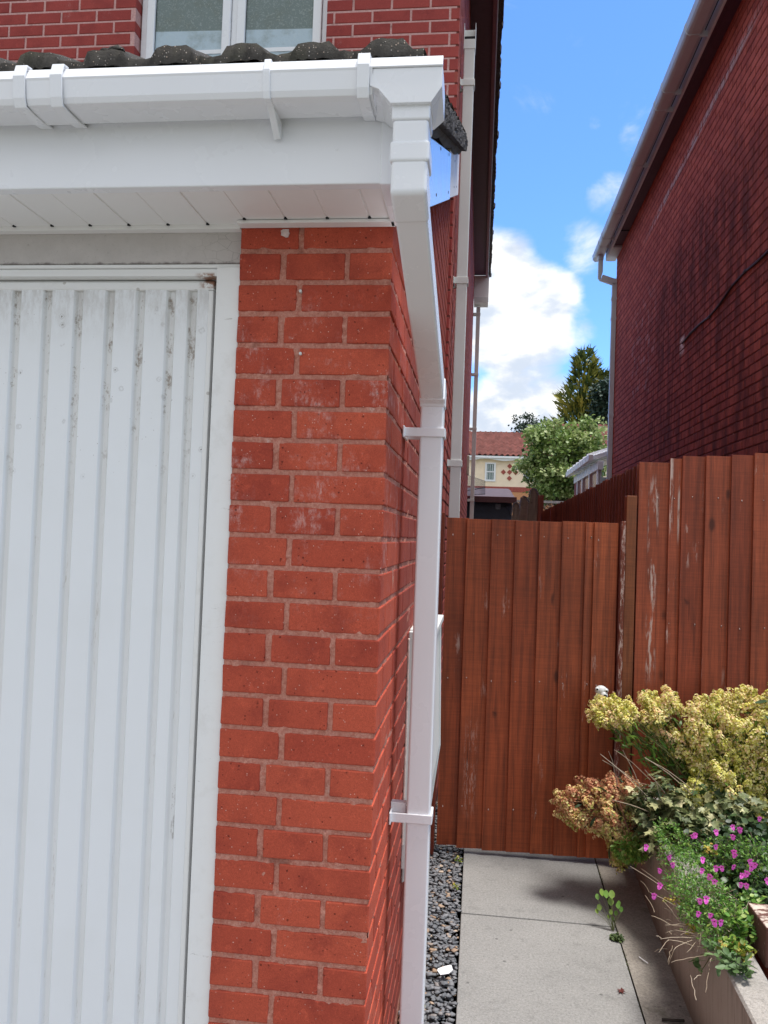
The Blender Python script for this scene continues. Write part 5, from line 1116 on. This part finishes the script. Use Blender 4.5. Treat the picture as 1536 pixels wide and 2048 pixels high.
leafy(T, 'trailing_leaves', [(E(1397, 1918, .86), (.016, .01, .006), 4), (E(1400, 1935, .85), (.008, .01, .01), 4)], .030, LEAFS, V=[(x*.62, y, z) for x, y, z in BLV])
T = thing('garden_shrub', 'dark green shrub with yellow tipped leaves at the right edge of the fence', 'shrub', (1.62, 2.0, .34))
leafy(T, 'leaves', [(E(1550, 1375, 2.0), (.035, .04, .035), 50)], .022, LEAFY, .1, .6); leafy(T, 'dark_leaves', [(E(1560, 1480, 1.9), (.08, .06, .10), 60), (E(1545, 1400, 1.98), (.03, .03, .02), 8)], .05, LEAFD, V=[(x*.5, y, z) for x, y, z in BLV])
e = MB(); e.tube([(1.62, 2.0, .34), (1.63, 2.0, .7), at(1552, 1380, 2.0)], [.006, .004, .002], 5); e.build('stem', BARK, T)
# ground-hugging evergreen fill in the bed
T = thing('ground_ivy', 'dark leafy ground cover filling the planter below the shrubs', 'plant'); T['kind'] = 'stuff'
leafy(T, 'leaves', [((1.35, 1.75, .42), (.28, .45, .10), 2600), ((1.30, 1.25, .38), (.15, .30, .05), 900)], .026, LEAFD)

# weeds growing out of the path joint
T = thing('path_weed', 'young leafy weed growing from the joint of the path', 'weed', (.835, 1.72, 0))
HLV = BLV
rt_ = Vector((.838, 1.70, 0)); st = MB(); P_ = []; Dv = []; Sz = []
for (x, y, Y_, s_) in ((1205, 1793, 1.74, .032), (1213, 1797, 1.73, .034), (1196, 1800, 1.74, .026), (1224, 1798, 1.72, .036), (1222, 1812, 1.72, .034), (1200, 1822, 1.73, .028), (1195, 1828, 1.73, .022), (1236, 1818, 1.71, .026), (1242, 1825, 1.71, .024), (1222, 1830, 1.71, .024), (1232, 1832, 1.71, .022), (1226, 1842, 1.71, .018), (1218, 1838, 1.71, .018), (1238, 1812, 1.72, .022)):
    c_ = Vector(at(x, y, Y_)); P_.append(tuple(c_)); Dv.append((c_.x-rt_.x+random.uniform(-.02, .02), -.03+random.uniform(-.02, .02), .012)); Sz.append(s_*1.0); st.tube([rt_, rt_.lerp(c_, .5)+Vector((0, 0, .012)), c_], .0010, 4)
n = len(P_); scatter('leaves', HLV, BLF, np.array(P_), frames(np.array(Dv)+[0, .25, .35], rg_.uniform(-.4, .4, n)), np.array(Sz)[:, None], rg_.uniform(.35, .85, n), LEAFG, T); st.build('stems', STEMG, T)
T = thing('moss_clump', 'small round green moss clump on the path joint below the weed', 'moss', (.845, 1.62, 0))
leafy(T, 'leaves', [((.842, 1.635, .006), (.030, .028, .014), 260)], .010, tone_mat('moss_green', [(.03, .06, .012), (.07, .11, .02)], .7))
T = thing('joint_moss', 'thin dark green moss line along the path joint', 'moss'); T['kind'] = 'stuff'
n = 900; yy = rg_.uniform(.8, 2.45, n); keep = np.sin(yy*23)+np.sin(yy*9.1)+rg_.normal(0, .5, n) > .2; yy = yy[keep]; n = len(yy); jx = .841+.0232*(yy-1.05); ps = np.stack([jx+rg_.normal(0, .003, n), yy, rg_.uniform(-.003, .003, n)], 1)
scatter('moss', sv, sf_, ps, frames(rg_.normal(size=(n, 3))+[0, 0, .4]), rg_.uniform(.003, .007, (n, 1)), rg_.random(n), tone_mat('joint_green', [(.025, .035, .01), (.07, .08, .02)], .8), T)
# tiny sprigs on the gravel
T = thing('gravel_weed', 'tiny yellow-green sprigs sprouting in the gravel by the gate', 'weed', (.17, 2.1, 0))
leafy(T, 'leaves', [((.175, 2.28, .02), (.02, .03, .015), 26), ((.165, 1.98, .012), (.018, .02, .01), 18), ((.07, .98, .012), (.014, .02, .01), 12)], .012, LEAFY, 0, .5)

# litter
e = MB(); c_ = at(889, 1942, 1.22); M_ = Matrix.Translation((.148, 1.215, .022)) @ Matrix.Rotation(.45, 4, 'Z') @ Matrix.Rotation(.16, 4, 'X')
vs = [(-.026, -.016, 0), (.006, -.020, .004), (.026, -.010, .008), (.030, .014, .010), (.018, .020, .006), (-.024, .014, .004), (-.034, -.002, .010)]
e.add([tuple(M_ @ Vector(v_)) for v_ in vs]+[tuple(M_ @ (Vector(v_)+Vector((0, 0, .0015)))) for v_ in vs], [tuple(range(6, -1, -1)), tuple(range(7, 14))]+[(i, (i+1) % 7, 7+(i+1) % 7, 7+i) for i in range(7)])
tag(e.build('plastic_scrap', PVC, None), 'white torn plastic scrap lying on the slate gravel', 'litter')
e = MB(); c_ = Vector((.790, 1.235, .004)); vs = [c_]
for k in range(14):
    a_ = k/14*6.283; r_ = .019*(1 if k % 2 else .45)*random.uniform(.8, 1.15); vs.append(c_+Vector((r_*math.cos(a_), r_*math.sin(a_)*1.3, random.uniform(-.001, .007))))
e.add(vs, [(0, i, i % 14+1) for i in range(1, 15)]); tag(e.build('fallen_leaf', plain('dry_red_leaf', (.12, .025, .02), .7), None), 'dried dark red leaf lying on the concrete path', 'leaf')
e = MB(); e.tube([(.905, 1.50, .004), (.918, 1.47, .006), (.93, 1.455, .004)], .0018, 4); tag(e.build('fallen_petal', PVC, None), 'thin white curled petal on the dirty path edge', 'petal')
e = MB(); e.tube([(.90, 1.08, .004), (.94, 1.075, .008), (.975, 1.085, .005)], .005, 5); tag(e.build('dead_twig', plain('dark_twig', (.03, .022, .018), .9), None), 'short dark dead twig at the foot of the planter wall', 'twig')
e = MB(); e.hexa([(.957, 2.37, 0), (.985, 2.37, 0), (.985, 2.39, 0), (.957, 2.39, 0), (.957, 2.37, .06), (.985, 2.37, .06), (.985, 2.39, .06), (.957, 2.39, .06)])
# white figure behind the spurge
T = thing('garden_ornament', 'small white animal ornament with black eyes behind the yellow spurge', 'ornament', tuple(at(1202, 1395, 2.33)))
c_ = Vector(at(1202, 1381, 2.24))
def blob(mb, c0_, r_, sx=1, sy=1, sz_=1):
    vs = []; 
    for k in range(9):
        for l in range(12):
            ph, th = math.pi*(k/8-.5), 2*math.pi*l/12; vs.append((c0_[0]+r_*sx*math.cos(ph)*math.cos(th), c0_[1]+r_*sy*math.cos(ph)*math.sin(th), c0_[2]+r_*sz_*math.sin(ph)))
    mb.add(vs, [(k*12+l, k*12+(l+1) % 12, (k+1)*12+(l+1) % 12, (k+1)*12+l) for k in range(8) for l in range(12)])
e = MB(); blob(e, c_, .028, 1.1, .9, .9); blob(e, c_+Vector((-.020, -.012, .008)), .011); blob(e, c_+Vector((.022, -.014, .003)), .012); blob(e, c_+Vector((.012, -.018, -.020)), .019, 1.0, .9, 1.0); blob(e, c_+Vector((0, .01, -.06)), .035, 1, .8, 1.6); e.build('body', plain('white_ceramic', (.62, .63, .62), .35, .12, 80), T, smooth=True)
e = MB(); blob(e, c_+Vector((-.021, -.021, .008)), .0048); blob(e, c_+Vector((.024, -.024, .002)), .0052); blob(e, c_+Vector((.016, -.034, -.018)), .0065, 1.3, .6, .8); e.build('eyes', DARKGAP, T)
